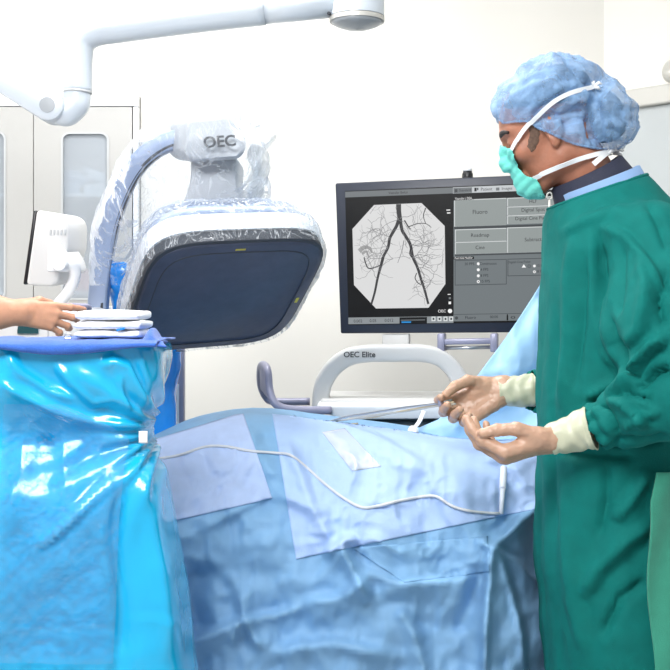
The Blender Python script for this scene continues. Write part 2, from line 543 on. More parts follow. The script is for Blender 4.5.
# ------------------------------------------------------------------ the room
CEIL = 2.95
YB = 4.05
struct(build('floor', *box(-3.2, 3.2, -1.0, 4.75, -0.1, 0.0), M['floor'], smooth=False))
struct(build('ceiling', *box(-3.2, 3.2, 0.6, 4.75, CEIL, CEIL + 0.1), M['ceil'], smooth=False))
mb = MB()
CX0, CX1, CZT = (-76 - 335) * 4.0 / F, (138.4 - 335) * 4.0 / F, CZ - (94.6 - HY) * 4.0 / F
mb.add(*box(CX1, 1.5, YB, YB + 0.12, 0, CEIL)); mb.add(*box(CX0, CX1, YB, YB + 0.12, CZT, CEIL)); mb.add(*box(-3.2, CX0, YB, YB + 0.12, 0, CEIL)); mb.add(*box(CX0 - 0.1, CX1 + 0.1, YB + 0.52, YB + 0.60, 0, CEIL))
struct(mb.build('wall_back', M['wall'], smooth=False))
struct(build('wall_left', *box(-3.3, -3.2, -1.0, YB + 0.62, 0, CEIL), M['wall'], smooth=False))
# right wall runs obliquely towards the viewer
P0 = np.array([0.99, YB, 0.0]); RD = nrm([0.68, -0.73, 0]); RN = np.array([-RD[1], RD[0], 0]) * -1.0
if RN[1] > 0: RN = -RN
def oblique(s0, s1, d0, d1, z0, z1, bev=0.0):
    """box along the right wall: s along it, d out of it"""
    V, Fc = box(s0, s1, d0, d1, z0, z1, bev)
    return [P0 + RD * v[0] + RN * v[1] + np.array([0, 0, v[2]]) for v in V], Fc
struct(build('wall_right', *oblique(0.0, 4.6, -0.12, 0.0, 0, CEIL), M['wall'], smooth=False))
zr = 1.978
d_ = struct(build('door_1', *oblique(0.1, 2.1, 0.012, 0.05, 0.01, zr - 0.001), M['door'], smooth=False))
struct(build('trim_1', *oblique(0.05, 2.6, 0.0, 0.075, zr, zr + 0.066, 0.006), M['alu'], smooth=False))
struct(build('baseboard_back', *box(CX1, 0.95, YB - 0.015, YB, 0, 0.1), M['door'], smooth=False))

# rounded pale fitting above the door rail, cut by the right edge of the picture
t = thing('wall_lamp', 'round pale lamp head above the door rail at the upper right', 'lamp', P0 + RD * 0.345 + RN * 0.1 + np.array([0, 0, 2.075]))
c = WL[t.name]
build('lamp_head', *lathe(c - RN * 0.02, RN, [(0.0, 0.0), (0.034, 0.0), (0.042, 0.014), (0.040, 0.035), (0.026, 0.052), (0.0, 0.058)]), M['alu'], t)
build('mounting_plate', *lathe(c - RN * 0.1, RN, [(0.0, 0.0), (0.035, 0.0), (0.035, 0.085), (0.0, 0.085)]), M['white'], t)

# ------------------------------------------------------------------ supply cabinet on the left
YC = 4.0
def cx(px): return (px - 335.0) * YC / F
def cz(py): return CZ - (py - HY) * YC / F
cab = thing('supply_cabinet', 'tall pale grey cabinet with glazed doors against the back wall', 'cabinet', (cx(30), 4.3, 0))
x0, x1 = cx(-75), cx(138); zt = cz(95)
mb = MB()
mb.add(*box(x0, x0 + 0.03, YC + 0.03, YC + 0.56, 0.0, zt)); mb.add(*box(x1 - 0.03, x1, YC + 0.03, YC + 0.56, 0.0, zt))
mb.add(*box(x0 + 0.03, x1 - 0.03, YC + 0.03, YC + 0.56, zt - 0.03, zt)); mb.add(*box(x0 + 0.03, x1 - 0.03, YC + 0.03, YC + 0.56, 0.0, 0.09))
mb.add(*box(x0 + 0.03, x1 - 0.03, YC + 0.52, YC + 0.56, 0.09, zt - 0.03))
mb.build('carcass', M['cabinet'], cab, smooth=False)
build('top_rail', *box(x0, x1, YC, YC + 0.03, cz(106), zt, 0.003), M['white'], cab, smooth=False)
build('side_rail', *box(cx(133), x1, YC + 0.001, YC + 0.03, 0.02, cz(106) - 0.002, 0.003), M['white'], cab, smooth=False)
for py in (192, 291, 392):
    build('shelf', *box(x0 + 0.03, x1 - 0.03, YC + 0.05, YC + 0.52, cz(py) - 0.012, cz(py)), M['white'], cab, smooth=False)
def door(pa, pb, wa, wb, wt, wbm):
    """door leaf between pixel columns with a round-cornered window hole"""
    X0, X1, Z0, Z1 = cx(pa), cx(pb), 0.1, cz(107)
    wx0, wx1, wz1, wz0 = cx(wa), cx(wb), cz(wt), cz(wbm)
    def rr(x0, x1, z0, z1, r, k=6):
        o = []
        for ccx, ccz, a0 in ((x1 - r, z1 - r, 0), (x0 + r, z1 - r, 90), (x0 + r, z0 + r, 180), (x1 - r, z0 + r, 270)):
            for i in range(k + 1):
                a = math.radians(a0 + 90 * i / k); o.append((ccx + r * math.cos(a), ccz + r * math.sin(a)))
        return o
    inner = rr(wx0, wx1, wz0, wz1, 0.03)
    outer = rr(X0, X1, Z0, Z1, 0.004)
    mid = rr(wx0 - 0.002, wx1 + 0.002, wz0 - 0.002, wz1 + 0.002, 0.031)
    y0, y1 = YC, YC + 0.025
    R = lambda o, y: np.array([(p[0], y, p[1]) for p in o])
    V, Fc = loft([R(inner, y1), R(inner, y0), R(outer, y0), R(outer, y1), R(inner, y1)], True, False)
    d = build('door', V, Fc, M['cabinet'], cab, smooth=False)
    g = rr(wx0 - 0.004, wx1 + 0.004, wz0 - 0.004, wz1 + 0.004, 0.03)
    build('window_pane', *loft([R(g, y0 + 0.010), R(g, y0 + 0.014)]), M['glass'], d, smooth=False)
    s_in = rr(wx0 + 0.007, wx1 - 0.007, wz0 + 0.007, wz1 - 0.007, 0.024)
    V, Fc = loft([R(s_in, y0 - 0.003), R(inner, y0 - 0.003), R(inner, y0 + 0.008), R(s_in, y0 + 0.008), R(s_in, y0 - 0.003)], True, False)
    build('window_seal', V, Fc, M['seal'], d, smooth=False)
    return d
door(-72, 33, -60, 6, 131, 300)
door(33.8, 132, 61, 109, 132, 300)
build('handle', *sweep([(cx(29), YC - 0.03, cz(312)), (cx(29), YC - 0.03, cz(345))], 0.008), M['alu'], cab)

# packs seen through the glass
def pack(px, py, w, h, d, rz, m, label, tiltx=0.0):
    bm = bmesh.new(); bmesh.ops.create_cube(bm, size=1.0)
    bmesh.ops.subdivide_edges(bm, edges=list(bm.edges), cuts=3, use_grid_fill=True)
    for v in bm.verts:
        k = 1 - 0.35 * (abs(v.co.x) * 2) ** 3 * 0.8
        v.co = Vector((v.co.x * w, v.co.y * d, v.co.z * h * k))
    R = Matrix.Rotation(math.radians(rz), 4, 'Y') @ Matrix.Rotation(math.radians(tiltx), 4, 'X')
    for v in bm.verts: v.co = R @ v.co
    zm = min(v.co.z for v in bm.verts)
    V, Fc = bm_out(bm)
    b = np.array([cx(px) * 1.05, YC + 0.22, cz(py) - zm])
    o = build('supply_pack', [np.array(v) + b for v in V], Fc, m)
    tag(o, label, 'pack', 'packs on the upper cabinet shelf')
pack(73, 191.8, 0.11, 0.05, 0.16, 0, M['pack_blue'], 'pale blue flat pack at the left bottom of the upper cabinet shelf')
pack(98, 191.8, 0.11, 0.045, 0.16, -5, M['pack'], 'white flat pack at the right bottom of the upper cabinet shelf')
pack(77, 178.2, 0.10, 0.045, 0.14, 6, M['pack_blue'], 'small bluish pack lying on the left pale pack in the cabinet')
pack(97, 178.6, 0.10, 0.04, 0.14, 20, M['pack'], 'white pack tilted on the right flat pack in the cabinet')
b_ = thing('storage_bin', 'pale red plastic bin behind the lower part of the cabinet window', 'bin', (cx(84), YC + 0.18, cz(291)))
V, Fc = box(cx(66), cx(104), YC + 0.08, YC + 0.28, cz(290.8), cz(268), 0.008)
build('bin_body', V, Fc, M['pink'], b_, smooth=False)
build('bin_rim', *box(cx(65), cx(105), YC + 0.075, YC + 0.285, cz(268), cz(266.5), 0.003), M['white_plastic'], b_, smooth=False)

# ------------------------------------------------------------------ ceiling lamp arm
YL = 3.0
arm = thing('surgical_lamp_arm', 'white jointed ceiling arm crossing the top left of the room', 'lamp arm', W(357, -40, YL) * np.array([1, 1, 0]) + np.array([0, 0, CEIL]))
hub = W(357, 10, YL)
rh = 27.5 * YL / F
zf = lambda py: CZ - (py - HY) * YL / F
build('hub', *lathe((hub[0], YL, 0), (0, 0, 1), [(0, zf(17)), (rh, zf(17)), (rh, zf(-30)), (rh * 0.8, zf(-38)), (0.045, zf(-42)), (0.045, CEIL - 0.03), (0.12, CEIL - 0.03), (0.12, CEIL), (0, CEIL)], 48), M['arm_white'], arm, sharp=40)
build('hub_ring', *lathe((hub[0], YL, 0), (0, 0, 1), [(0, zf(22)), (rh * 1.0, zf(22)), (rh * 1.0, zf(17.6)), (0, zf(17.6))], 48), M['alu'], arm, sharp=40)
build('hub_lens', *lathe((hub[0], YL, 0), (0, 0, 1), [(0, zf(30)), (rh * 0.45, zf(28.5)), (rh * 0.8, zf(25)), (rh * 0.98, zf(22)), (0, zf(22))], 48), M['grey_lens'], arm)
build('set_screw', *lathe(W(329, 13.5, YL - 0.03), (-0.4, -1, 0), [(0, -0.008), (0.0045, -0.008), (0.0045, 0.002), (0, 0.002)], 16), M['dark_band'], arm)
pth = [W(335, 2, YL), W(300, 5.5, YL), W(262, 9, YL)]
build('extension_tube', *sweep(pth, 15.2 * YL / F, 28), M['arm_white'], arm)
pth = [W(264, 8.5, YL), W(200, 16, YL), W(120, 28, YL), W(96, 33, YL)]
e1 = smooth_path([W(264, 8.8, YL), W(190, 17.5, YL), W(120, 27, YL), W(96, 31, YL), W(82, 40, YL), W(78.5, 56, YL), W(78, 92, YL)], 10)
build('horizontal_tube', *sweep(e1, lambda q: (16.2 - 2.2 * q) * YL / F, 28), M['arm_white'], arm)
build('joint_ring', *sweep([W(77.9, 91, YL), W(77.8, 93.3, YL)], 14.2 * YL / F, 28), M['seal'], arm)
e2 = smooth_path([W(77.5, 93, YL), W(76, 104, YL), W(66, 113, YL), W(55, 108, YL)], 8)
build('elbow', *sweep(e2, lambda q: 13.4 * YL / F, 28), M['arm_white'], arm)
# flat lower arm: tapering slab with a rounded end facing the viewer
def slab_px(cent, rads, Y0, Y1, bev=0.006):
    (ax, ay), (bx, by) = cent; ra, rb = rads
    ang = math.atan2(by - ay, bx - ax); poly = []
    for k in range(13):
        q = ang - math.pi / 2 + math.pi * k / 12; poly.append((bx + rb * math.cos(q), by + rb * math.sin(q)))
    poly.append((ax + ra * math.cos(ang + math.pi / 2), ay + ra * math.sin(ang + math.pi / 2)))
    poly.append((ax + ra * math.cos(ang - math.pi / 2), ay + ra * math.sin(ang - math.pi / 2)))
    Ym = (Y0 + Y1) / 2
    pts = [W(x, y, Ym) for x, y in poly]
    return hexa([np.array([p[0], Y0, p[2]]) for p in pts], [np.array([p[0], Y1, p[2]]) for p in pts], bev)
build('lower_arm', *slab_px(((-70, 36), (52, 108)), (10.5, 15.5), YL - 0.05, YL + 0.045, 0.010), M['arm_white'], arm, sharp=35)
build('joint_disc', *lathe(W(52, 108, YL) * np.array([1, 0, 1]) + np.array([0, YL - 0.05, 0]), (0, -1, 0), [(0, -0.01), (0.021, -0.01), (0.021, 0.002), (0, 0.0025)], 30), M['grey_lens'], arm, sharp=40)

# ------------------------------------------------------------------ C-arm X-ray machine
ca = thing('c_arm_machine', 'white C-arm X-ray machine with a tilted dark flat detector', 'x-ray machine', (-0.75, 2.9, 0))
Cf = W(224.3, 298.4, 2.58)
a = nrm([-0.3017, 0.5021, 0.8105])
e1v = np.array([0.8943, 0.4436, 0.058]); e1v = nrm(e1v - a * (e1v @ a))
e2v = np.cross(a, e1v); e2v = e2v if e2v[2] < 0 else -e2v
def sq_ring(half, h, nexp=5.0, n=72, inset=(1, 1)):
    out = []
    for k in range(n):
        q = 2 * math.pi * k / n
        cs, sn = math.cos(q), math.sin(q)
        r = (abs(cs) ** nexp + abs(sn) ** nexp) ** (-1 / nexp)
        out.append(Cf + a * h + e1v * (half * r * cs) * inset[0] + e2v * (half * r * sn) * inset[1])
    return np.array(out)
HS = 0.214
face = build('detector_face', *loft([sq_ring(HS - 0.012, -0.004, 4.9), sq_ring(HS - 0.006, 0.0, 4.9), sq_ring(HS - 0.006, 0.02, 4.9)]), M['panel_face'], ca, sharp=50)
V, Fc = loft([sq_ring(HS - 0.034, -0.0052, 5), sq_ring(HS - 0.0315, -0.0052, 5), sq_ring(HS - 0.0315, -0.003, 5), sq_ring(HS - 0.034, -0.003, 5), sq_ring(HS - 0.034, -0.0052, 5)], True, False)
build('inset_line', V, Fc, M['dark_band'], face)
for (ex_, ey_) in ((-0.015, -(HS - 0.022)), (HS - 0.022, 0.02)):
    c = Cf + a * -0.0046 + e1v * ex_ + e2v * ey_
    sx, sy = (0.012, 0.003) if ex_ < 0.1 else (0.004, 0.010)
    mb = MB(); mb.add([c - e1v * sx - e2v * sy, c + e1v * sx - e2v * sy, c + e1v * sx + e2v * sy, c - e1v * sx + e2v * sy], [(0, 1, 2, 3)])
    mb.build('centre_mark', M['yellow'], face, smooth=False)
build('detector_band', *loft([sq_ring(HS - 0.006, 0.001, 4.9), sq_ring(HS, 0.004, 4.9), sq_ring(HS, 0.032, 4.9), sq_ring(HS - 0.01, 0.033, 4.9)]), M['dark_band'], ca, sharp=40)
build('detector_rim', *loft([sq_ring(HS - 0.008, 0.032, 4.9), sq_ring(HS + 0.003, 0.034, 4.9), sq_ring(HS + 0.004, 0.06, 4.9), sq_ring(HS - 0.004, 0.085, 4.9), sq_ring(HS - 0.02, 0.096, 4.9)]), M['white'], ca, sharp=50)
build('detector_top', *loft([sq_ring(HS - 0.022, 0.094, 4.2), sq_ring(HS - 0.028, 0.125, 4.0), sq_ring(HS - 0.052, 0.152, 3.6), sq_ring(HS - 0.12, 0.166, 3), sq_ring(0.03, 0.170, 2.5)]), M['arc_grey'], ca)
def prism_px(poly, Y0, Y1, bev, shrink=0.0):
    c = np.mean(np.array(poly), 0)
    f = [W(x, y, Y0) for x, y in poly]
    b = [np.array([p[0] + (W(*c, Y0)[0] - p[0]) * shrink, Y1, p[2]]) for p in f]
    return hexa(f, b, bev)
build('neck', *prism_px([(190, 156), (238, 156), (236, 180), (243, 205), (246, 246), (176, 246), (182, 205), (190, 180)], 2.66, 2.86, 0.014), M['head_grey'], ca, sharp=40)
hd = build('head_block', *hexa([W(187, 119, 2.60), W(241, 114, 2.60), W(247, 148, 2.57), W(240, 159, 2.60), W(191, 163, 2.60), W(185, 152, 2.57)],
                          [W(170, 122, 2.84), W(238, 115, 2.84), W(241, 148, 2.84), W(238, 158, 2.84), W(180, 161, 2.84), W(168, 154, 2.84)], 0.012), M['head_grey'], ca, sharp=40)
mb = MB()
fx = nrm(W(246, 146.5, 2.573) - W(186, 150.5, 2.573)); fz = nrm(W(213, 116, 2.6) - W(216, 150, 2.57))
put_text(mb, 'OEC', 0.041, W(219.5, 142, 2.570), fx, fz, bold=0.0012, squash=0.92)
lab(mb.build('lettering', M['ink'], hd, smooth=False), 'dark grey letters OEC')
sec = rrect_sec(1.0, 1.25, 0.35)
pth = smooth_path([W(205, 137, 2.78), W(182, 139, 2.78), W(158, 147, 2.78), W(136, 166, 2.78), W(120, 195, 2.79), W(109, 228, 2.80), W(102, 268, 2.81), W(98, 310, 2.82), W(97, 350, 2.84), W(101, 430, 2.86), W(114, 540, 2.9), W(126, 640, 2.93)], 8)
build('arc', *sweep(pth, 0.0195, sec=sec, up=(0, -1, 0)), M['arc_grey'], ca)
inn = [p + np.array([0.013, -0.010, -0.010]) for p in pth[10:]]
build('arc_rail', *sweep(inn, 0.010, 10), M['dark_band'], ca)
# body of the machine behind the draped stand
bb = build('base_body', *box(W(-90, 0, 2.62)[0], W(92, 0, 2.62)[0], 2.62, 3.3, 0.12, W(0, 308, 2.62)[2], 0.02, 3), M['white_plastic'], ca, sharp=40)
build('base_foot', *box(-1.15, -0.55, 2.62, 3.35, 0.04, 0.13, 0.02), M['dark_metal'], ca, sharp=40)
for wx_, wy_ in ((-1.05, 2.72), (-0.66, 2.72), (-1.05, 3.22), (-0.66, 3.22)):
    build('caster', *lathe((wx_ - 0.02, wy_, 0.055), (1, 0, 0), [(0, 0), (0.055, 0), (0.055, 0.04), (0, 0.04)], 24), M['black'], ca, sharp=40)
Yb = 2.618
V, Fc = hexa([W(18, 324, Yb - .006), W(39, 323, Yb - .006), W(38, 333.5, Yb - .006), W(17, 333.5, Yb - .006)], [W(18, 324, Yb + .01), W(39, 323, Yb + .01), W(38, 333.5, Yb + .01), W(17, 333.5, Yb + .01)], 0.002)
lc = build('status_display', V, Fc, M['teal_lcd'], bb, smooth=False)
build('seam', *box(W(47.5, 0, Yb)[0], W(48.3, 0, Yb)[0], Yb - 0.001, Yb + 0.004, 0.2, W(0, 312, Yb)[2]), M['seal'], bb, smooth=False)
V, Fc = hexa([W(56, 299, 2.45), W(87, 302, 2.45), W(87, 309, 2.45), W(56, 309, 2.45)], [np.array([p[0], 2.66, p[2] - .004]) for p in (W(56, 299, 2.45), W(87, 302, 2.45), W(87, 309, 2.45), W(56, 309, 2.45))], 0.006)
build('lever', *sweep([W(66, 306.5, 2.50), W(75, 306.2, 2.50), W(86, 306.8, 2.50), W(89, 307.5, 2.64)], 3.2 * 2.5 / F, 14), M['lav_metal'], bb)
# small touch display on its bent arm
cd = build('control_display', *hexa([W(36.5, 210, 2.70), W(60, 213.5, 2.70), W(67, 219, 2.70), W(69, 228, 2.70), W(68, 250, 2.70), W(58, 283, 2.70), W(51, 287, 2.70), W(26, 285, 2.70)],
                               [np.array([p[0] - 0.012, 2.96, p[2] + 0.012]) for p in (W(36.5, 210, 2.70), W(60, 213.5, 2.70), W(67, 219, 2.70), W(69, 228, 2.70), W(68, 250, 2.70), W(58, 283, 2.70), W(51, 287, 2.70), W(26, 285, 2.70))], 0.009, 3), M['white_plastic'], ca, sharp=40)
f4 = [W(33.3, 210.5, 2.71), W(36.8, 210.3, 2.71), W(27.0, 285, 2.71), W(22.8, 284.5, 2.71)]
build('bezel', *hexa(f4, [np.array([p[0] - 0.012, 2.95, p[2] + 0.012]) for p in f4], 0.004), M['black'], cd, sharp=40)
f4 = [W(48, 236, 2.693), W(57, 238, 2.693), W(70, 258, 2.693), W(73, 270, 2.693), W(53, 272, 2.693), W(46, 272, 2.693)]
build('rear_housing', *hexa(f4, [p + np.array([0, 0.16, 0]) for p in f4], 0.008), M['white'], cd, sharp=40)
for k in range(5):
    f4 = [W(50 + k * 3.6, 229.5, 2.697), W(51.6 + k * 3.6, 229.7, 2.697), W(51.0 + k * 3.6, 235, 2.697), W(49.4 + k * 3.6, 234.8, 2.697)]
    build('vent_slot', *hexa(f4, [p + np.array([0, 0.006, 0]) for p in f4]), M['seal'], cd, smooth=False)
build('pivot', *lathe(W(60.5, 264, 2.68), (0, -1, 0), [(0, -0.05), (0.0185, -0.05), (0.0185, 0.012), (0.016, 0.016), (0, 0.016)], 30), M['white'], cd, sharp=35)
pth = smooth_path([W(60, 264, 2.70), W(71, 263, 2.70), W(75, 270, 2.71), W(74, 280, 2.72), W(68, 292, 2.73), W(60, 302, 2.74), W(50, 312, 2.75)], 8)
build('display_arm', *sweep(pth, 5.8 * 2.7 / F, 20), M['white'], ca)

# clear film over the C-arm
pc = thing('plastic_cover', 'crinkled clear polythene cover wrapped around the C-arm head', 'plastic cover', W(210, 220, 2.75))
rows = [(111.5, 184, 246, 2.58, 2.86), (118, 172, 249, 2.555, 2.88), (128, 156, 252, 2.545, 2.90), (140, 144, 258, 2.535, 2.91), (152, 134, 266, 2.53, 2.92), (166, 124, 268, 2.55, 2.93),
        (180, 117, 264, 2.56, 2.93), (194, 110, 258, 2.57, 2.93), (208, 105, 252, 2.58, 2.93), (222, 100, 225, 2.60, 2.93), (238, 97, 176, 2.64, 2.93), (254, 95, 152, 2.68, 2.93), (270, 94, 142, 2.72, 2.93), (286, 95, 134, 2.74, 2.93)]
rings = []
NR = 96
ri = 0
rr_ = []
for i in range(len(rows) - 1):
    for k in range(5):
        tt = k / 5; rr_.append([rows[i][q] * (1 - tt) + rows[i + 1][q] * tt for q in range(5)])
rr_.append(list(rows[-1]))
for py, xl, xr, Y0, Y1 in rr_:
    ring = []
    for k in range(NR):
        q = 2 * math.pi * k / NR
        cs, sn = math.cos(q), math.sin(q)
        r = (abs(cs) ** 3.2 + abs(sn) ** 3.2) ** (-1 / 3.2)
        Yc_ = (Y0 + Y1) / 2
        b = W((xl + xr) / 2 + (xr - xl) / 2 * r * cs, py, Yc_)
        ring.append([b[0], Yc_ + (Y1 - Y0) / 2 * r * sn, b[2]])
    rings.append(np.array(ring))
R_ = np.array(rings)
cen = R_.mean(1, keepdims=True)
dn = (R_ - cen); dn /= np.linalg.norm(dn, axis=2, keepdims=True)
R_ = R_ + dn * (0.010 * ridged(R_ * np.array([14, 14, 6]), 2) + 0.003 * fbm(R_ * 40, 2))[..., None] - dn * 0.002
V, Fc = loft(list(R_), True, False)
build('head_film', V, Fc, M['film'], pc)
rg = [(HS + 0.006, 0.001), (HS + 0.007, 0.03), (HS + 0.009, 0.06), (HS + 0.003, 0.09), (HS - 0.012, 0.108), (HS - 0.018, 0.130), (HS - 0.044, 0.160), (HS - 0.11, 0.175)]
rings = [sq_ring(h_, o_, 4.9, 200) for h_, o_ in rg]
rings2 = []
for i in range(len(rings) - 1):
    for k in range(3): rings2.append(rings[i] * (1 - k / 3) + rings[i + 1] * k / 3)
rings2.append(rings[-1])
R_ = np.array(rings2); dn = R_ - (Cf + a * 0.03); dn /= np.linalg.norm(dn, axis=2, keepdims=True)
R_ = R_ + dn * np.abs(0.007 * fbm(R_ * np.array([42, 30, 30]), 2))[..., None]
build('rim_film', *loft(list(R_), True, False), M['film_rim'], pc)
# loose wing of film right of the head block
g = []
for i in range(26):
    row = []
    for j in range(14):
        u, v = i / 25, j / 13
        px = 250 + v * (18 + 6 * math.sin(u * 9)) + 3 * math.sin(u * 14 + v * 5); py = 128 + u * 82 - v * 10 * (1 - u)
        row.append(W(px, py, 2.70 + 0.05 * math.sin(v * 5 + u * 6) + 0.02 * math.sin(u * 23)))
    g.append(np.array(row))
V, Fc = loft(g, False, False)
build('loose_film', V, Fc, M['film'], pc)

# deep blue bag hanging behind the detector, and grey column beside it
def crumple_loft(rows, Yd, n=64, e=2.6, amp=0.01, fr=18, seed=0.0, sub=6, cap=True):
    rr_ = []
    for i in range(len(rows) - 1):
        for k in range(sub):
            tt = k / sub; rr_.append([rows[i][q] * (1 - tt) + rows[i + 1][q] * tt for q in range(4)])
    rr_.append(list(rows[-1]))
    rings = []
    for py, xl, xr, Yc_ in rr_:
        ring = []
        for k in range(n):
            q = 2 * math.pi * k / n; cs, sn = math.cos(q), math.sin(q)
            r = (abs(cs) ** e + abs(sn) ** e) ** (-1 / e)
            b = W((xl + xr) / 2 + (xr - xl) / 2 * r * cs, py, Yc_)
            ring.append([b[0], Yc_ + Yd * r * sn, b[2]])
        rings.append(np.array(ring))
    R_ = np.array(rings); dn = R_ - R_.mean(1, keepdims=True); dn /= np.linalg.norm(dn, axis=2, keepdims=True)
    R_ = R_ + dn * (amp * fbm(R_ * np.array([fr, fr, fr * 0.6]) + seed, 3))[..., None]
    return loft(list(R_), True, cap)
bg = thing('blue_plastic_bag', 'deep blue plastic bag hanging behind the dark detector', 'plastic bag', W(150, 440, 2.93))
build('bag_body', *crumple_loft([(318, 118, 150, 2.91), (330, 120, 170, 2.91), (345, 130, 179, 2.915), (375, 135, 178, 2.92), (395, 138, 176, 2.92), (420, 138, 176, 2.925), (470, 136, 178, 2.93)], 0.035, amp=0.012, fr=22), M['blue_bag'], bg)
build('bag_neck', *crumple_loft([(262, 108, 126, 2.83), (272, 104, 134, 2.83), (290, 108, 132, 2.85), (306, 112, 126, 2.87), (322, 114, 136, 2.90)], 0.03, amp=0.012, fr=24, seed=3), M['blue_bag'], bg)
cl = thing('equipment_column', 'slim grey upright column rising behind the left end of the blue drape', 'column', W(176, 908, 3.1) * np.array([1, 1, 0]))
pth = [W(178, 340, 3.12), W(178, 400, 3.12), W(178, 600, 3.12), (W(178, 0, 3.12)[0], 3.12, 0.06)]
build('column_post', *sweep(pth, 0.019, sec=rrect_sec(1, 1, 0.3)), M['lav_metal'], cl, sharp=40)
build('column_slot', *hexa([W(176.5, 384, 3.098), W(179, 384, 3.098), W(179, 430, 3.098), W(176.5, 430, 3.098)], [W(176.5, 384, 3.105), W(179, 384, 3.105), W(179, 430, 3.105), W(176.5, 430, 3.105)]), M['white'], cl, smooth=False)
p_ = W(178, 0, 3.12)
build('column_foot', *box(p_[0] - 0.09, p_[0] + 0.09, 3.03, 3.21, 0.0, 0.07, 0.01), M['dark_metal'], cl, sharp=40)

# ------------------------------------------------------------------ draped patient table
def crest(px):
    return np.interp(px, [100, 150, 165, 180, 195, 210, 230, 250, 270, 290, 310, 330, 350, 370, 390, 410, 440, 470, 500, 530, 560, 580],
                     [462, 440, 433, 426, 421, 417.5, 414, 412.5, 413, 415, 418, 420.5, 423, 425.5, 428, 431, 436, 439, 440, 439, 437, 436])
def edge_py(px):
    return np.interp(px, [100, 150, 200, 260, 320, 400, 480, 495, 520, 545, 580], [520, 540, 548, 556, 570, 566, 552, 548, 530, 512, 500])
def near_Y(px):
    return np.interp(px, [100, 440, 480, 495, 515, 545, 580], [2.36, 2.34, 2.345, 2.355, 2.42, 2.53, 2.64])
def drape_Y(px, py):
    px = np.asarray(px, float); py = np.asarray(py, float)
    c = crest(px); e = edge_py(px); Yn = near_Y(px)
    Yc = 2.72
    s = np.clip((py - c) / (e - c), 0, 1)
    Y = Yn + (Yc - Yn) * (1 - np.sqrt(np.clip(1 - (1 - s) ** 2, 0, 1)))
    low = np.clip((py - e) / 120.0, 0, 2)
    b = np.clip((py - c) / 25.0, 0, 1)
    q = np.stack([px / 100.0, py / 100.0, 0 * px + 1.7], -1)
    d = 0.018 * fbm(q * 1.1, 2) * b + 0.012 * fbm(q * np.array([2.6, 2.0, 1]) + 5, 3) * b + 0.0060 * (ridged((q + 0.12 * fbm(q * 2.2, 1)[..., None]) * np.array([5.5, 4.5, 1]), 2) - 0.3) * b
    # crumpled tent folds
    d = d + 0.010 * (ridged(q * np.array([2.1, 1.5, 1]) + 9.0, 2)) * b * np.clip(low * 1.5 + 0.15, 0, 1)
    # hanging pleats
    d = d + low * 0.011 * np.sin(px / 21.0 + 1.2 * np.sin(py / 90.0)) * np.clip((px - 420) / 60, 0.25, 1)
    C = lambda pts, w, a_, st=0.0: crease(px, py, pts, w, a_, st)
    q2 = q + 0.25 * np.stack([fbm(q * 1.7 + 3, 2), fbm(q * 1.7 + 11, 2), 0 * px], -1)
    d = d + 0.0075 * np.abs(vnoise(q2 * np.array([1.8, 2.2, 1]) + 21)) * b + 0.004 * np.abs(vnoise(q2 * np.array([4.2, 4.6, 1]) + 31)) * b
    d = d + C([(150, 548), (185, 540), (240, 512), (272, 497)], 5, 0.004, -0.004)
    d = d + C([(180, 645), (215, 632), (242, 621), (275, 614), (302, 606)], 4, 0.010, 0.007)
    d = d + C([(236, 585), (242, 620), (262, 655)], 6, 0.010, -0.008)
    d = d + C([(240, 622), (232, 645)], 4, 0.008, 0.006)
    d = d + C([(322, 556), (335, 545), (345, 538), (360, 540)], 5, 0.016, 0.008)
    d = d + C([(340, 540), (352, 562), (362, 585), (372, 600)], 7, 0.014, 0.010)
    d = d + C([(352, 560), (378, 575), (400, 582), (440, 580), (485, 574)], 6, 0.008, 0.008)
    d = d + C([(300, 600), (335, 598), (352, 590), (368, 575)], 6, 0.010, 0.006)
    d = d + C([(492, 540), (489, 580), (486, 630), (484, 690)], 5, 0.022, 0.0)
    d = d + C([(497, 545), (512, 590), (522, 630), (526, 680)], 4, 0.014, 0.008)
    d = d + C([(492, 545), (515, 560), (540, 585)], 4, 0.010, 0.006)
    d = d + C([(475, 536), (492, 546), (520, 520), (546, 500)], 6, 0.018, 0.008)
    d = d + C([(455, 640), (470, 600), (488, 565)], 10, -0.016, 0.0)
    d = d + C([(200, 560), (192, 600), (205, 640)], 16, -0.030, 0.0)
    d = d + C([(378, 448), (400, 462), (430, 470)], 8, 0.008, 0.0) * b
    d = d + C([(285, 432), (300, 470), (320, 520), (340, 545)], 7, 0.008, 0.005) * b
    d = d + C([(250, 420), (262, 455), (285, 480)], 8, 0.006, 0.004) * b
    d = d + C([(440, 445), (470, 462), (500, 470), (530, 500)], 9, -0.012, 0.0) * b
    d = d + C([(395, 600), (420, 640), (428, 690)], 9, 0.012, 0.006)
    d = d + C([(270, 650), (330, 640), (400, 655)], 8, 0.010, 0.008)
    return Y - d * 2.1
pxs = np.arange(130, 563, 2.4)
tt = np.concatenate([np.linspace(0, 1, 100) ** 1.6 * 0.56, np.linspace(0.56, 1, 20)[1:]])
rows = []
cr = crest(pxs)
topw = np.array([W(p, c, float(drape_Y(p, c))) for p, c in zip(pxs, cr)])
for dz_, yy in ((None, 0.0), (-0.45, 2.955), (-0.10, 2.95), (-0.02, 2.90), (0.004, 2.80)):
    r = topw.copy()
    if dz_ is None: r[:, 1] = 2.96; r[:, 2] = 0.03
    else: r[:, 1] = np.maximum(yy, topw[:, 1] + 0.01); r[:, 2] = topw[:, 2] + dz_
    r[:, 0] *= 1.0
    rows.append(r)
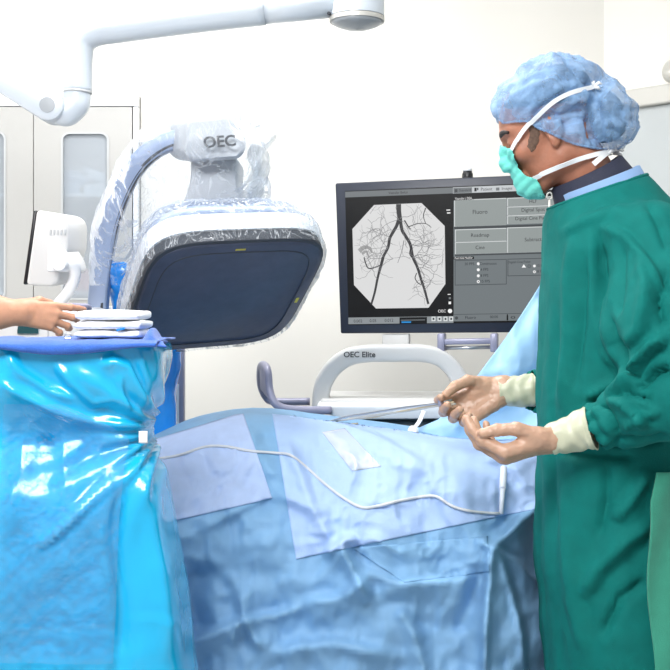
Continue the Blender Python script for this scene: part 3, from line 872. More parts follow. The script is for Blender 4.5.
for t_ in tt:
    py = cr + (1.0 - 0.0) * t_ * (905 - cr)
    Yv = drape_Y(pxs, py)
    r = np.stack([(pxs - 335) * Yv / F, Yv, CZ - (py - HY) * Yv / F], 1)
    r[:, 2] = np.maximum(r[:, 2], 0.02)
    rows.append(r)
V, Fc = loft(rows, False, False)
Fc = [f[::-1] for f in Fc]
dr = build('table_drape', V, Fc, M['drape'])
WL[dr.name] = np.zeros(3)
tag(dr, 'large crumpled sky blue surgical drape covering the patient table', 'surgical drape')
solidify(dr, 0.002, -1)
def dpt(px, py, off=0.0):
    Y = float(drape_Y(np.array([px]), np.array([py]))[0])
    p = W(px, py, Y)
    return p + nrm(np.array([0, 0, CZ]) - p) * off
def patch(name, quad, m, off, nu=60, nv=40, jag=0.0, label=None, th=0.0015):
    """a bonded panel following the drape, given by four corner pixels"""
    A, B, C_, D_ = [np.array(q, float) for q in quad]
    U, Vv = np.meshgrid(np.linspace(0, 1, nu), np.linspace(0, 1, nv))
    P = (A * ((1 - U) * (1 - Vv))[..., None] + B * (U * (1 - Vv))[..., None] + C_ * (U * Vv)[..., None] + D_ * ((1 - U) * Vv)[..., None])
    P[..., 1] = np.maximum(P[..., 1], crest(P[..., 0]) + 0.6)
    Y = drape_Y(P[..., 0], P[..., 1]) - off
    G = np.stack([(P[..., 0] - 335) * Y / F, Y, CZ - (P[..., 1] - HY) * Y / F], -1)
    V, Fc = loft(list(G), False, False)
    Fc = [f[::-1] for f in Fc]
    o = build(name, V, Fc, m, dr)
    solidify(o, th, -1)
    if label: lab(o, label)
    return o
patch('absorbent_panel', [(272, 412), (548, 436), (548, 506), (296, 559)], M['drape_lav'], 0.0035, 130, 70, label='lavender blue absorbent panel of the drape')
patch('side_panel', [(152, 440), (243, 412), (272, 498), (163, 523)], M['drape_patch'], 0.0045, 60, 50, label='pale lavender square panel of the drape')
patch('adhesive_strip', [(322, 432), (345, 428), (381, 466), (352, 471)], M['clear_strip'], 0.0060, 24, 24, label='glossy clear strip on the drape')
patch('reinforced_band', [(352, 548), (488, 536), (489, 572), (404, 582)], M['drape'], 0.003, 70, 20, label='sky blue lower band of the drape')

# cable running over the drape, and its upright milky tube
pts = [(142, 459), (160, 458.5), (180, 455), (205, 447), (225, 446.5), (250, 451), (275, 453), (290, 455), (305, 466), (325, 484), (345, 499), (362, 507.5), (378, 506), (398, 501), (420, 497), (436, 496.5), (452, 506), (470, 511), (488, 513), (500, 513.5)]
sp = smooth_path([np.array([p[0], p[1], 0]) for p in pts], 6)
cb = build('cable', *sweep([dpt(p[0], p[1], 0.008) for p in sp], 0.0032, 10), M['cable'])
tag(cb, 'thin grey-white cable winding across the blue drape', 'cable')
ty = thing('tube_connector', 'milky white tube connector standing at the right end of the thin cable', 'tube connector', dpt(501, 513, 0.01))
A_ = dpt(501, 514, 0.012); B_ = dpt(502.5, 489, 0.02); C__ = dpt(503.5, 470, 0.03)
build('tube_tip', *sweep([A_, A_ + (B_ - A_) * 0.5, B_], [0.0052, 0.0055, 0.0062], 14), M['syringe'], ty)
build('tube_barrel', *sweep([B_, B_ + (C__ - B_) * 0.5, C__ + (C__ - B_) * 0.1], [0.0075, 0.0078, 0.0075], 16), M['syringe'], ty, sharp=40)

# ------------------------------------------------------------------ blue screen sheet and its pole at the right
rows = []
rowdef = [(283, 541, 2.955), (300, 531, 2.93), (318, 519, 2.90), (338, 506, 2.865), (360, 489, 2.83), (382, 473, 2.82), (402, 458, 2.80), (420, 438, 2.775), (432, 410, 2.755), (446, 400, 2.735)]
for i in range(len(rowdef) - 1):
    for k in range(6):
        q = k / 6; rows.append([rowdef[i][j] * (1 - q) + rowdef[i + 1][j] * q for j in range(3)])
rows.append(list(rowdef[-1]))
G = []
for py, xl, Y in rows:
    u = np.linspace(0, 1, 60)
    px = xl + (592 - xl) * u
    yy = py + (0 - 8) * np.sin(u * 3.1) * 0.3
    Yv = Y + 0.010 * np.sin(u * 9 + py / 40.0) * np.clip(u * 6, 0.15, 1) - 0.03 * ridged(np.stack([px / 50, yy / 60, 0 * px], -1), 2)
    G.append(np.stack([(px - 335) * Yv / F, Yv, CZ - (yy - HY) * Yv / F], 1))
V, Fc = loft(G, False, False)
sh = build('screen_sheet', V, [f[::-1] for f in Fc], M['sheet'])
tag(sh, 'bright blue sheet sloping up to the thin pole behind the surgeon', 'sheet'); solidify(sh, 0.002, 1)
pl = thing('drape_pole', 'thin pale metal pole standing beside the right side of the screen', 'pole', W(549.5, 908, 2.99) * np.array([1, 1, 0]))
pp = W(549.5, 200, 2.99)
build('pole_shaft', *sweep([(pp[0], 2.99, 0.05), (pp[0], 2.99, 0.9), (pp[0], 2.99, pp[2])], 0.0034, 16), M['alu'], pl)
ring = [W(549.5 + 2.6 * math.sin(q), 196 - 3.4 * math.cos(q), 2.99) for q in np.linspace(0, 2 * math.pi, 24)]
build('hook_ring', *sweep(ring, 0.0022, 10, up=(0, 1, 0), cap=False), M['alu'], pl)
build('pole_base', *lathe((pp[0], 2.99, 0), (0, 0, 1), [(0, 0), (0.12, 0), (0.12, 0.02), (0.03, 0.06), (0, 0.06)]), M['dark_metal'], pl, sharp=40)
build('clip', *hexa([W(543, 259, 2.975), W(549, 258, 2.975), W(550, 272, 2.975), W(543, 273, 2.975)], [W(543, 259, 3.003), W(549, 258, 3.003), W(550, 272, 3.003), W(543, 273, 3.003)], 0.005), M['white_plastic'], pl)
cp = thing('drape_clip', 'small white clip on the left corner of the bright blue sheet', 'clip', W(413, 432, 2.735))
build('clip_button', *lathe(W(413, 431, 2.70), (0, -1, 0.35), [(0, -0.006), (0.013, -0.006), (0.013, 0.003), (0.008, 0.008), (0, 0.008)], 24), M['white'], cp, sharp=40)
build('clip_strap', *sweep(smooth_path([W(414, 428, 2.703), W(419, 422, 2.725), W(424, 411, 2.735)], 5), 0.006, sec=rrect_sec(0.25, 1, 0.2)), M['white'], cp)

# ------------------------------------------------------------------ draped stand in the left foreground
st = build('plastic_drape', [(0, 0, 0), (0, 0, .1), (0, .1, 0)], [(0, 1, 2)], M['cyan']); bpy.data.objects.remove(st); WL.pop('plastic_drape', None)
Yf, Ybk = 1.92, 2.17
ztop = W(0, 347, Yf)[2]
right = [(347, 163), (352, 165), (362, 165), (380, 161), (400, 156), (420, 150), (436, 146), (446, 147), (460, 151), (480, 156), (510, 163), (540, 169), (570, 175), (610, 182), (650, 187), (700, 193), (800, 203), (915, 210)]
rp, rx = np.array([r[0] for r in right], float), np.array([r[1] for r in right], float)
ROWS = np.concatenate([np.arange(347, 470, 3.0), np.arange(470, 700, 5.0), np.linspace(705, 972, 16)])
def stand_ring(py, n=260, inset=0.0):
    z = W(0, py, Yf)[2]
    xr = W(np.interp(py, rp, rx), 0, Yf + 0.10)[0] - inset
    pinch = np.exp(-((py - 440) / 38.0) ** 2)
    xl = W(-72, 0, Yf)[0] + 0.03 * pinch + inset
    yf = Yf + 0.035 * pinch + inset - 0.03 * np.clip((py - 450) / 200, 0, 1); yb = Ybk - 0.05 * pinch - inset
    # front side is sampled densely
    q = np.concatenate([np.linspace(math.pi, 2 * math.pi, int(n * 0.72), endpoint=False), np.linspace(0, math.pi, n - int(n * 0.72), endpoint=False)])
    cs, sn = np.cos(q), np.sin(q); e = 6.0
    r = (np.abs(cs) ** e + np.abs(sn) ** e) ** (-1 / e)
    x = (xl + xr) / 2 + (xr - xl) / 2 * r * cs; y = (yf + yb) / 2 + (yb - yf) / 2 * r * sn
    return np.stack([x, y, np.full_like(x, z)], 1), np.stack([cs, sn, 0 * cs], 1)
def stand_disp(P, py):
    px, pyy = proj(P)
    ppx, ppy = px, np.full_like(px, py)
    q = np.stack([ppx / 100, ppy / 100, P[:, 1] * 3], -1)
    k = np.clip((py - 345) / 30.0, 0, 1)
    pin = np.exp(-((py - 440) / 55.0) ** 2)
    d = k * (0.010 * fbm(q * np.array([1.6, 0.9, 1]), 2) + 0.008 * ridged(q * np.array([2.2, 1.1, 1]) + 4, 2))
    # gathers radiating from the clip at the right
    ang = np.arctan2(ppy - 438, 152 - ppx + 12); rad = np.hypot(ppy - 438, 152 - ppx)
    d = d + k * 0.009 * np.sin(ang * 17 + 2 * fbm(q * 2, 1)) * np.exp(-rad / 95.0) * np.clip(rad / 18, 0, 1)
    C = lambda pts, w, a_, s_=0.0: crease(ppx, ppy, pts, w, a_, s_)
    d = d + C([(0, 378), (30, 396), (60, 412), (95, 424), (140, 430)], 5, 0.012, 0.006)
    d = d + C([(8, 348), (24, 372), (50, 390), (80, 400)], 4, 0.008, 0.005)
    d = d + C([(52, 362), (70, 385), (92, 405), (118, 402)], 4, 0.010, -0.005)
    d = d + C([(96, 366), (112, 360), (128, 366), (140, 395), (142, 420)], 4, 0.010, 0.005)
    d = d + C([(118, 375), (122, 395), (128, 412)], 3, 0.008, 0.004)
    d = d + C([(138, 352), (147, 385), (150, 415)], 4, 0.010, 0.0)
    d = d + C([(128, 470), (92, 500), (60, 530), (30, 552)], 4, 0.010, 0.004)
    d = d + C([(120, 465), (80, 506), (45, 540)], 3, 0.008, 0.0)
    d = d + C([(140, 470), (150, 520), (160, 590), (168, 660)], 8, 0.012, 0.0)
    d = d + C([(122, 480), (118, 540), (124, 600), (122, 670)], 8, -0.014, 0.0)
    d = d + C([(125, 616), (150, 615), (175, 618)], 2.0, 0.004, 0.003)
    d = d + C([(0, 626), (50, 624), (115, 618)], 2.0, 0.003, 0.002)
    return d
rings = []
for py in ROWS:
    P, N_ = stand_ring(py)
    rings.append(P + N_ * stand_disp(P, py)[:, None] * np.array([1, 1, 0]))
V0, F0 = loft(rings, True, False)
# rounded top closing
P, N_ = stand_ring(347)
cen = P.mean(0)
tops = []
for f_, dz_ in ((0.30, 0.002), (0.75, 0.002), (0.94, 0.002), (0.985, 0.001)):
    r = cen + (P - cen) * f_; r[:, 2] = ztop + dz_; tops.append(r)
V1, F1 = loft(tops + [rings[0]], True, False)
mb = MB(); mb.add(V0, F0); mb.add(V1, F1)
mb.add(tops[0], [tuple(range(len(P)))])
sd = thing('draped_stand', 'bulky stand wrapped in shiny cyan plastic sheeting in the left foreground', 'draped stand', (-0.5, 2.1, 0))
mb.v = [(p[0], p[1], max(p[2], 0.012)) for p in mb.v]
cy = mb.build('plastic_drape', M['cyan'], sd)
zz = np.array([v[2] for v in V0])
# clear fluid pouch hanging on the front of the drape
def stand_front(px, py, off=0.0):
    Yg = Yf
    for _ in range(4):
        P, N_ = stand_ring(py)
        D_ = P + N_ * stand_disp(P, py)[:, None] * np.array([1, 1, 0])
        qx, qy = proj(D_)
        m = D_[:, 1] < Yf + 0.2
        o = np.argsort(qx[m]); Yg = np.interp(px, qx[m][o], D_[m][o][:, 1])
        break
    return Yg
G = []
prs = np.random.RandomState(4)
for i, v in enumerate(np.linspace(0, 1, 74)):
    py = 404 + v * (655 - 404)
    xr = np.interp(py, [404, 425, 440, 470, 520, 600, 655], [60, 108, 130, 124, 119, 116, 113]); xl = np.interp(py, [404, 440, 655], [4, 2, -8])
    px = np.linspace(xl, xr, 46)
    px[1:-1] += prs.uniform(-0.9, 0.9, 44)
    pyj = py + prs.uniform(-1.1, 1.1, 46) * (0 if i in (0, 73) else 1)
    Yg = stand_front(px, py) - 0.010
    q = np.stack([px / 100, pyj / 100, 0 * px], -1)
    k = np.interp(py, [404, 420, 445, 520, 560, 655], [0.2, 1.4, 1.6, 1.3, 0.9, 0.8])
    # creases run down to the left from the taped corner
    along = (px * 0.75 - pyj * 0.66) / 100.0; across = (px * 0.66 + pyj * 0.75) / 100.0
    qs = np.stack([across * 9, along * 3, 0 * px], -1)
    Yg = Yg - k * (0.007 * np.abs(ridged(qs + 2, 2)) + 0.004 * np.abs(fbm(q * 13, 2)))
    G.append(np.stack([(px - 335) * Yg / F, Yg, CZ - (pyj - HY) * Yf / F], 1))
V, Fc = loft(G, False, False)
Fc = [t for f in Fc for t in ((f[0], f[1], f[2]), (f[0], f[2], f[3]))]
po = build('clear_pouch', V, [f[::-1] for f in Fc], M['pouch'], sd, smooth=False)
lab(po, 'clear crinkled plastic pouch on the front of the cyan sheeting')
# white tape that gathers the sheeting
tp = []
for py in np.linspace(431, 443, 6):
    px = np.linspace(139, 147.5, 8); Yg = np.minimum(np.full(8, Yf + 0.012), stand_front(px, py) - 0.006)
    tp.append(np.stack([(px - 335) * Yg / F, Yg, CZ - (py - HY) * Yg / F], 1))
V, Fc = loft(tp, False, False)
solidify(lab(build('tape', V, [f[::-1] for f in Fc], M['towel_white'], sd), 'white tape gathering the sheeting'), 0.002, 1)

# blue cotton towel lying along the top and hanging over the front edge
G = []
zt_ = ztop + 0.0065
pxT = np.linspace(-40, 158, 150)
hang = np.interp(pxT, [-40, 0, 25, 45, 70, 95, 110, 125, 138, 150, 158], [2, 3, 8, 11.5, 12, 9, 6, 3, 1, 0.5, 0.2])
xw = (pxT - 335) * Yf / F
nz = lambda s_: fbm(np.stack([pxT / 22, 0 * pxT + s_, 0 * pxT], -1), 2)
for k in range(10):
    y = 2.13 - k * (2.13 - Yf) / 9.0
    bump = 0.003 * np.clip(nz(k * 0.5) + 0.3, 0, 1)
    G.append(np.stack([xw, np.full_like(xw, y), zt_ + bump], 1))
for k in range(1, 8):
    t_ = k / 7
    y = Yf - 0.014 - 0.006 * np.sin(t_ * 3.1) - 0.004 * np.abs(nz(9)) * t_
    G.append(np.stack([xw, y, zt_ - 0.002 - hang * 0.7 * Yf / F * t_], 1))
V, Fc = loft(G, False, False)
tw = build('surgical_towel', V, [f[::-1] for f in Fc], M['towel_blue']); WL[tw.name] = np.zeros(3)
tag(tw, 'blue cotton towel spread along the top edge of the cyan draped stand', 'towel'); solidify(tw, 0.0035, 1)
# crumpled end of the towel at the right corner
G = []
for i in range(30):
    u = i / 29
    row = []
    for j in range(22):
        v = j / 21
        px = 138 + 27 * u + 2.5 * math.sin(v * 7)
        hump = math.exp(-((u - 0.55) / 0.22) ** 2) * 13 + 2.0
        py = 343.5 - hump * math.sin(math.pi * min(1, v * 1.15)) ** 0.7 + 5 * max(0, v - 0.75) * u * 8 * 0.35
        row.append(W(px, py, 2.06 - 0.15 * v))
    G.append(np.array(row))
V, Fc = loft(G, False, False)
solidify(build('towel_fold', V, Fc, M['towel_blue'], tw), 0.003)

# three folded white cloths in a stack
def cloth(px0, px1, pyb, pyt, Y0, Y1, seed):
    X0, X1 = (px0 - 335) * Y0 / F, (px1 - 335) * Y0 / F
    z0 = ztop + 0.0115 + (341 - pyb) * 0.00205; z1 = ztop + 0.0115 + (341 - pyt) * 0.00205
    rings = []
    for i in range(40):
        u = i / 39
        x = X0 + (X1 - X0) * u
        en = min(1, min(u, 1 - u) * 9) ** 0.5
        hh = (z1 - z0) / 2 * (0.70 + 0.30 * en) * (1 + 0.06 * math.sin(u * 9 + seed)); zc = (z0 + z1) / 2
        dd = (Y1 - Y0) / 2
        sec_ = []
        for k in range(28):
            q = 2 * math.pi * k / 28; cs, sn = math.cos(q), math.sin(q); e = 3.4
            r = (abs(cs) ** e + abs(sn) ** e) ** (-1 / e)
            sec_.append([x, (Y0 + Y1) / 2 + dd * r * cs, zc + hh * r * sn])
        sec_ = np.array(sec_)
        sec_[:, 1] += 0.004 * fbm(sec_ * 30 + seed, 2); sec_[:, 2] += np.where(sec_[:, 2] > zc, 0.0025 * fbm(sec_ * 34 + seed, 2), 0)
        rings.append(sec_)
    return loft(rings)
zb = 341.5
for i, (p0_, p1_, b0, b1, lb) in enumerate([(74, 138.5, 341, 333.1, 'bottom one of the three folded white cloths stacked on the stand'), (73, 139.5, 333.3, 324.8, 'middle one of the three folded white cloths stacked on the stand'), (75, 138, 325.1, 316.0, 'topmost of the three folded white cloths stacked on the stand')]):
    o = thing('folded_cloth', lb, 'cloth', W((p0_ + p1_) / 2, b0, 2.05), 'folded white cloths on the draped stand')
    build('cloth_body', *cloth(p0_, p1_, b0, b1, 1.985, 2.13, i * 5.0), M['towel_white'], o)
    if i == 1:
        A_ = W(116, 329.5, 1.983); B_ = W(124, 327.5, 1.983); C_ = W(125, 329, 1.983); D_ = W(117, 331.2, 1.983)
        lab(build('cloth_tag', *hexa([A_, B_, C_, D_], [p + np.array([0, 0.004, 0]) for p in (A_, B_, C_, D_)]), M['blue_bag'], o, smooth=False), 'small blue tag')
k_ = thing('towel_clamp', 'small metal clamp beside the stack of folded white cloths', 'clamp', W(68, 342, 2.02))
build('clamp_jaw', *hexa([W(64, 337, 2.0), W(71.5, 337, 2.0), W(71.5, 342.3, 2.0), W(64, 342.3, 2.0)], [W(64, 337, 2.03), W(71.5, 337, 2.03), W(71.5, 342.3, 2.03), W(64, 342.3, 2.03)], 0.002), M['steel'], k_, smooth=False)
build('clamp_loop', *sweep([W(68 + 3.5 * math.cos(q), 336.5 - 3 * math.sin(q), 2.015) for q in np.linspace(0, math.pi, 12)], 0.0015, 8, up=(0, 1, 0)), M['steel'], k_)

# ------------------------------------------------------------------ image monitor
TL, BL, TR = W(335, 183, 3.25), W(340.5, 333.5, 3.24), W(582, 172.5, 3.10)
mex = nrm(TR - TL); mdn = BL - TL; mdn = nrm(mdn - mex * (mdn @ mex)); mn = np.cross(mex, mdn); mn = mn if mn[1] < 0 else -mn
def onscreen(px, py, off):
    d = W(px, py, 1.0) - np.array([0, 0, CZ])
    o = np.array([0, 0, CZ])
    t = ((TL + mn * off - o) @ mn) / (d @ mn)
    return o + t * d
mo = thing('image_monitor', 'large flat monitor showing a black and white blood vessel image', 'monitor', onscreen(455, 340, -0.05))
def slab_on(poly, o0, o1, bev):
    f = [onscreen(x, y, o1) for x, y in poly]
    return hexa(f, [p + mn * (o0 - o1) for p in f], bev)
bz = build('housing', *slab_on([(335, 183), (582, 172.5), (582, 332), (340.5, 333.5)], -0.055, 0.0, 0.005), M['bezel'], mo, sharp=40)
def sl(y): return np.interp(y, [180, 332], [-0.042, -0.011])
scr = build('screen', *slab_on([(345, 191), (572, 181.5), (572, 321.5), (348.5, 325)], -0.002, 0.001, 0.0), S['black'], mo, smooth=False)
def rect(mb, x0, y0, x1, y1, off, m):
    P = [(x0, y0), (x1, y0 + sl(y0) * (x1 - x0)), (x1, y1 + sl(y1) * (x1 - x0)), (x0, y1)]
    mb.add([onscreen(x, y, off) for x, y in P], [(3, 2, 1, 0)], m)
L1, L2, L3, L4 = 0.0014, 0.0018, 0.0022, 0.0026
oct_ = [(374, 205), (421.5, 203), (444.7, 226), (445.4, 284), (428.5, 307.8), (376, 308.5), (354, 285), (352.4, 229)]
mb = MB(); mb.add([onscreen(x, y, L1) for x, y in oct_], [tuple(range(8))[::-1]])
img = build('vessel_image', mb.v, mb.f, S['img'], scr, smooth=False)
def ribbon(mb, pts, w0, w1, off, m):
    P = [np.array(p[:2]) for p in smooth_path([np.array([x, y, 0.]) for x, y in pts], 5)]
    n = len(P); V = []
    for i, p in enumerate(P):
        t = P[min(i + 1, n - 1)] - P[max(i - 1, 0)]; t = t / (np.linalg.norm(t) + 1e-9)
        w = (w0 + (w1 - w0) * i / (n - 1)) / 2
        q = np.array([-t[1], t[0]]) * w
        V.append(onscreen(*(p + q), off)); V.append(onscreen(*(p - q), off))
    mb.add(V, [(2 * i, 2 * i + 1, 2 * i + 3, 2 * i + 2) for i in range(n - 1)], m)
sc_ = lambda x, y: (335 + x / 4.467, 180 + y / 4.467)
mb = MB()
ribbon(mb, [sc_(284, 108), sc_(285, 140), sc_(290, 180)], 5.0, 4.6, L3, 0)
Lf = [sc_(286, 172), sc_(275, 205), sc_(262, 228), sc_(245, 260), sc_(237, 300), sc_(215, 345), sc_(204, 385), sc_(190, 440), sc_(178, 500), sc_(162, 556)]
Rt = [sc_(291, 172), sc_(299, 222), sc_(318, 255), sc_(337, 290), sc_(348, 345), sc_(368, 390), sc_(385, 445), sc_(400, 490), sc_(417, 554)]
ribbon(mb, Lf, 3.4, 2.0, L3, 0); ribbon(mb, Rt, 3.4, 2.2, L3, 0)
ribbon(mb, [sc_(215, 345), sc_(205, 385), sc_(195, 420)], 3.0, 2.2, L2 + 0.0002, 0)
ribbon(mb, [sc_(340, 300), sc_(335, 330), sc_(348, 350)], 1.6, 1.4, L3, 0)
ribbon(mb, [sc_(130, 345), sc_(138, 375), sc_(152, 395), sc_(185, 388), sc_(205, 380)], 1.2, 1.2, L3, 0)
ribbon(mb, [sc_(365, 415), sc_(358, 440), sc_(378, 465), sc_(400, 462)], 0.9, 0.8, L3, 0)
ribbon(mb, [sc_(108, 318), sc_(130, 300), sc_(155, 305), sc_(165, 325)], 4.5, 2.0, L2, 2)
ribbon(mb, [sc_(120, 330), sc_(140, 320), sc_(150, 345)], 3.0, 1.2, L2 + 0.0001, 2)
ribbon(mb, [sc_(308, 270), sc_(298, 320), sc_(280, 370)], 0.9, 0.5, L2, 1)
ribbon(mb, [sc_(310, 180), sc_(330, 212), sc_(340, 220)], 1.4, 0.8, L3, 0)
ribbon(mb, [sc_(325, 210), sc_(370, 195), sc_(405, 195), sc_(430, 212)], 0.9, 0.6, L2, 0)
ribbon(mb, [sc_(405, 125), sc_(395, 160), sc_(405, 195)], 1.1, 0.6, L2, 0)
rr = random.Random(5)
def inside(x, y):
    for (ax, ay), (bx, by) in zip(oct_, oct_[1:] + oct_[:1]):
        if (bx - ax) * (y - ay) - (by - ay) * (x - ax) < 1.2 * math.hypot(bx - ax, by - ay) * 0.6: return False
    return True
def twig(x, y, a_, n, w, depth=0):
    pts = [(x, y)]
    for _ in range(n):
        a_ += rr.uniform(-0.6, 0.6); nx, ny = pts[-1][0] + 2.6 * math.cos(a_), pts[-1][1] + 2.6 * math.sin(a_)
        if not inside(nx, ny): break
        pts.append((nx, ny))
        if depth < 2 and rr.random() < 0.16: twig(nx, ny, a_ + rr.choice((-0.9, 0.9)), max(2, n - 3), w * 0.75, depth + 1)
    if len(pts) > 2: ribbon(mb, pts, w, w * 0.5, L2 + 0.00002 * len(mb.f) / 50, 1)
for i in range(11):
    k = rr.uniform(0.1, 0.95) * (len(Rt) - 1); q = Rt[int(k)]; twig(q[0], q[1], rr.uniform(-0.9, 0.9), 11, 0.62)
    q = Lf[int(k)]; twig(q[0], q[1], math.pi + rr.uniform(-0.9, 0.9), 10, 0.55)
for i in range(9): twig(rr.uniform(360, 395), rr.uniform(212, 262), rr.uniform(0, 6.28), 8, 0.42)
for i in range(10): twig(rr.uniform(405, 440), rr.uniform(212, 290), rr.uniform(0, 6.28), 9, 0.45)
mb.build('vessels', None, scr, smooth=False, mats=[S['ves'], S['ves2'], S['smudge']])
# interface
mats_ = [S[k] for k in ('bar', 'tabs', 'panel', 'btn', 'light', 'dark', 'text', 'white', 'blue', 'bot', 'black')]
I = {k: i for i, k in enumerate(('bar', 'tabs', 'panel', 'btn', 'light', 'dark', 'text', 'white', 'blue', 'bot', 'black'))}
ui = MB()
rect(ui, 345.2, 191.8, 453, 197.5, L1, I['bar']); rect(ui, 453, 187.4, 572, 193.6, L1, I['tabs']); rect(ui, 453.4, 188, 472, 193.4, L2, I['bar'])
rect(ui, 453.6, 200.2, 572, 320.5, L1, I['panel']); rect(ui, 453.6, 196.6, 474, 200.6, L2, I['black'])
rect(ui, 348.4, 317.6, 453.4, 324.2, L1, I['bot']); rect(ui, 453.4, 314.6, 572, 321.4, L2, I['panel']); rect(ui, 453.4, 314.2, 572, 314.7, L3, I['dark'])
def button(x0, y0, x1, y1):
    rect(ui, x0, y0, x1, y1, L2, I['light']); rect(ui, x0 + 0.8, y0 + 0.7, x1 - 0.1, y1 - 0.1, L3, I['btn'])
button(454.2, 199.9, 506.4, 226.6)
button(507.2, 198.0, 572, 206.4); button(507.2, 206.8, 572, 215.2); button(507.2, 215.6, 572, 224.2)
rect(ui, 454.2, 227.0, 572, 229.2, L3, I['dark'])
button(455, 229.6, 506.4, 241.8); button(455, 242.2, 506.6, 254.2); button(507.2, 227.6, 572, 252.8)
rect(ui, 455, 254.6, 572, 256.0, L3, I['dark']); rect(ui, 453.8, 257.0, 474, 259.6, L3, I['black'])
def frame_(x0, y0, x1, y1):
    for r in ((x0, y0, x1, y0 + 0.6), (x0, y1 - 0.6, x1, y1), (x0, y0, x0 + 0.6, y1), (x1 - 0.6, y0 + sl(y0) * (x1 - x0), x1, y1 + sl(y1) * (x1 - x0))): rect(ui, *r, L3, I['dark'])
frame_(454.8, 260.3, 506.6, 285.4); frame_(507.6, 258.9, 572, 276.2)
def dot(x, y, r, m, off=L3, sy=1.0):
    ui.add([onscreen(x + r * math.cos(q), y + r * sy * math.sin(q), off) for q in np.linspace(0, 2 * math.pi, 14, endpoint=False)], [tuple(range(14))[::-1]], m)
for y in (263.8, 269.8, 275.8, 281.6): dot(478.3, y, 1.5, I['white'])
dot(478.3, 281.6, 0.6, I['text'], L4)
for y in (266.0, 271.8): dot(534.4, y, 1.4, I['white'])
dot(534.4, 271.8, 0.6, I['text'], L4)
ui.add([onscreen(521.6, 267.6, L3), onscreen(526, 267.5, L3), onscreen(523.8, 264.2, L3)], [(0, 1, 2)], I['white'])
dot(529.2, 266.2, 1.7, I['dark']); dot(529.2, 266.2, 1.1, I['panel'], L4)
dot(450, 311, 2.2, I['white']); rect(ui, 448.6, 301.6, 451, 304.2, L3, I['white']); rect(ui, 448.8, 297.2, 450.8, 299.2, L3, I['bar'])
rect(ui, 446.4, 209.6, 450.2, 210.6, L3, I['white']); rect(ui, 447, 212.4, 450.4, 213.6, L3, I['white']); rect(ui, 447.6, 294, 450.6, 294.8, L3, I['white'])
rect(ui, 399.5, 317.4, 427, 323.8, L2, I['black']); rect(ui, 401, 319.8, 425, 320.6, L3, I['bar']); rect(ui, 401.5, 321.4, 411, 323.0, L3, I['blue'])
for x in (431.5, 437.5, 443.5, 449.2): rect(ui, x, 316.6, x + 4, 321.2, L2, I['light']); 
for x in (432.6, 438.6, 444.6, 450.3): rect(ui, x, 317.8, x + 1.8, 320.0, L3, I['dark'])
dot(456.5, 318, 1.6, I['dark']); dot(507.4, 315.0, 0.7, I['black'], L3); rect(ui, 506.6, 315.6, 508.2, 320.4, L3, I['black'])
dot(513, 317.4, 2.4, I['dark'], L3, 0.6); dot(513, 317.4, 1.0, I['panel'], L4)
rect(ui, 454.6, 189.2, 457.4, 192.4, L3, I['dark']); rect(ui, 474.4, 187.8, 476.6, 191.4, L3, I['black']); rect(ui, 477, 187.8, 478.4, 190.2, L3, I['dark']); rect(ui, 496, 187.6, 499.4, 190.6, L3, I['bar'])
ui.build('interface', None, scr, smooth=False, mats=mats_)
mup = -mdn
PXW = 3.17 / F  # metres per pixel at the screen
def scr_text(s_, x, y, h, m, sq=1.0):
    tx = MB(); put_text(tx, s_, h * 1.35 * PXW, onscreen(x, y, L4 + 0.0004), mex, mup, 0, squash=sq)
    tx.build('caption', (S['text'], S['white'])[m], scr, smooth=False)
for s_, x, y, h in (('Fluoro', 480, 212, 4.4), ('HLF', 533, 201.4, 3.6), ('Digital Spot', 533, 209.8, 3.8), ('Digital Cine Pulse', 532, 218.2, 3.6), ('Roadmap', 480, 235.2, 3.8), ('Cine', 480, 247.6, 3.8), ('Subtract', 533, 239.6, 3.8),
                    ('Continuous', 488, 263.6, 2.8), ('4 FPS', 484.4, 269.6, 2.8), ('8 FPS', 484.4, 275.6, 2.8), ('15 FPS', 485, 281.4, 2.8), ('30 PPS', 469.5, 264, 2.8), ('Digital Cine Pulse', 519, 262, 2.4), ('15 FPS', 541, 265.6, 2.6), ('8 FPS', 541, 271.4, 2.6),
                    ('Fluoro', 470.5, 317.6, 3.2), ('00:00', 494, 317, 2.8), ('Patient', 486.5, 189.2, 3.2), ('Images', 507, 188.4, 3.0), ('Standard', 465, 190.2, 2.6), ('0.002', 358, 321.2, 3.2), ('0.05', 373, 320.8, 3.2), ('0.012', 389, 320.4, 3.2), ('Vascular Bolus', 398, 192.6, 2.6)):
    scr_text(s_, x, y, h, 0, 0.95)
scr_text('OEC', 442, 311.2, 3.0, 1); scr_text('Vascular / DSA', 463.5, 198.4, 2.4, 1, 0.85); scr_text('Peak Hold Modifier', 463.6, 258.0, 2.0, 1, 0.85)
bs = build('sensor_knob', *lathe(onscreen(467.5, 175.5, -0.025), -mdn, [(0, -0.006), (0.016, -0.006), (0.016, 0.004), (0.012, 0.012), (0, 0.013)], 24), M['black'], mo, sharp=40)
build('sensor_dome', *lathe(onscreen(467.5, 171.3, -0.025), -mdn, [(0, 0), (0.014, 0), (0.013, 0.008), (0.007, 0.014), (0, 0.015)], 24), M['white'], bs)
gh = build('grab_handle', *slab_on([(440, 339), (492, 338), (492, 344), (440, 345)], 0.005, 0.03, 0.004), M['lav_metal'], mo, sharp=40)
build('handle_rod', *sweep([onscreen(440, 348.2, 0.02), onscreen(492, 347.2, 0.02)], 0.0055, 14), M['steel'], gh)
for x in (437.0, 490.0):
    build('handle_bracket', *slab_on([(x, 333.4), (x + 7.5, 333.4), (x + 7.5, 352), (x, 352.4)], -0.02, 0.034, 0.005), M['lav_metal'], gh, sharp=40)
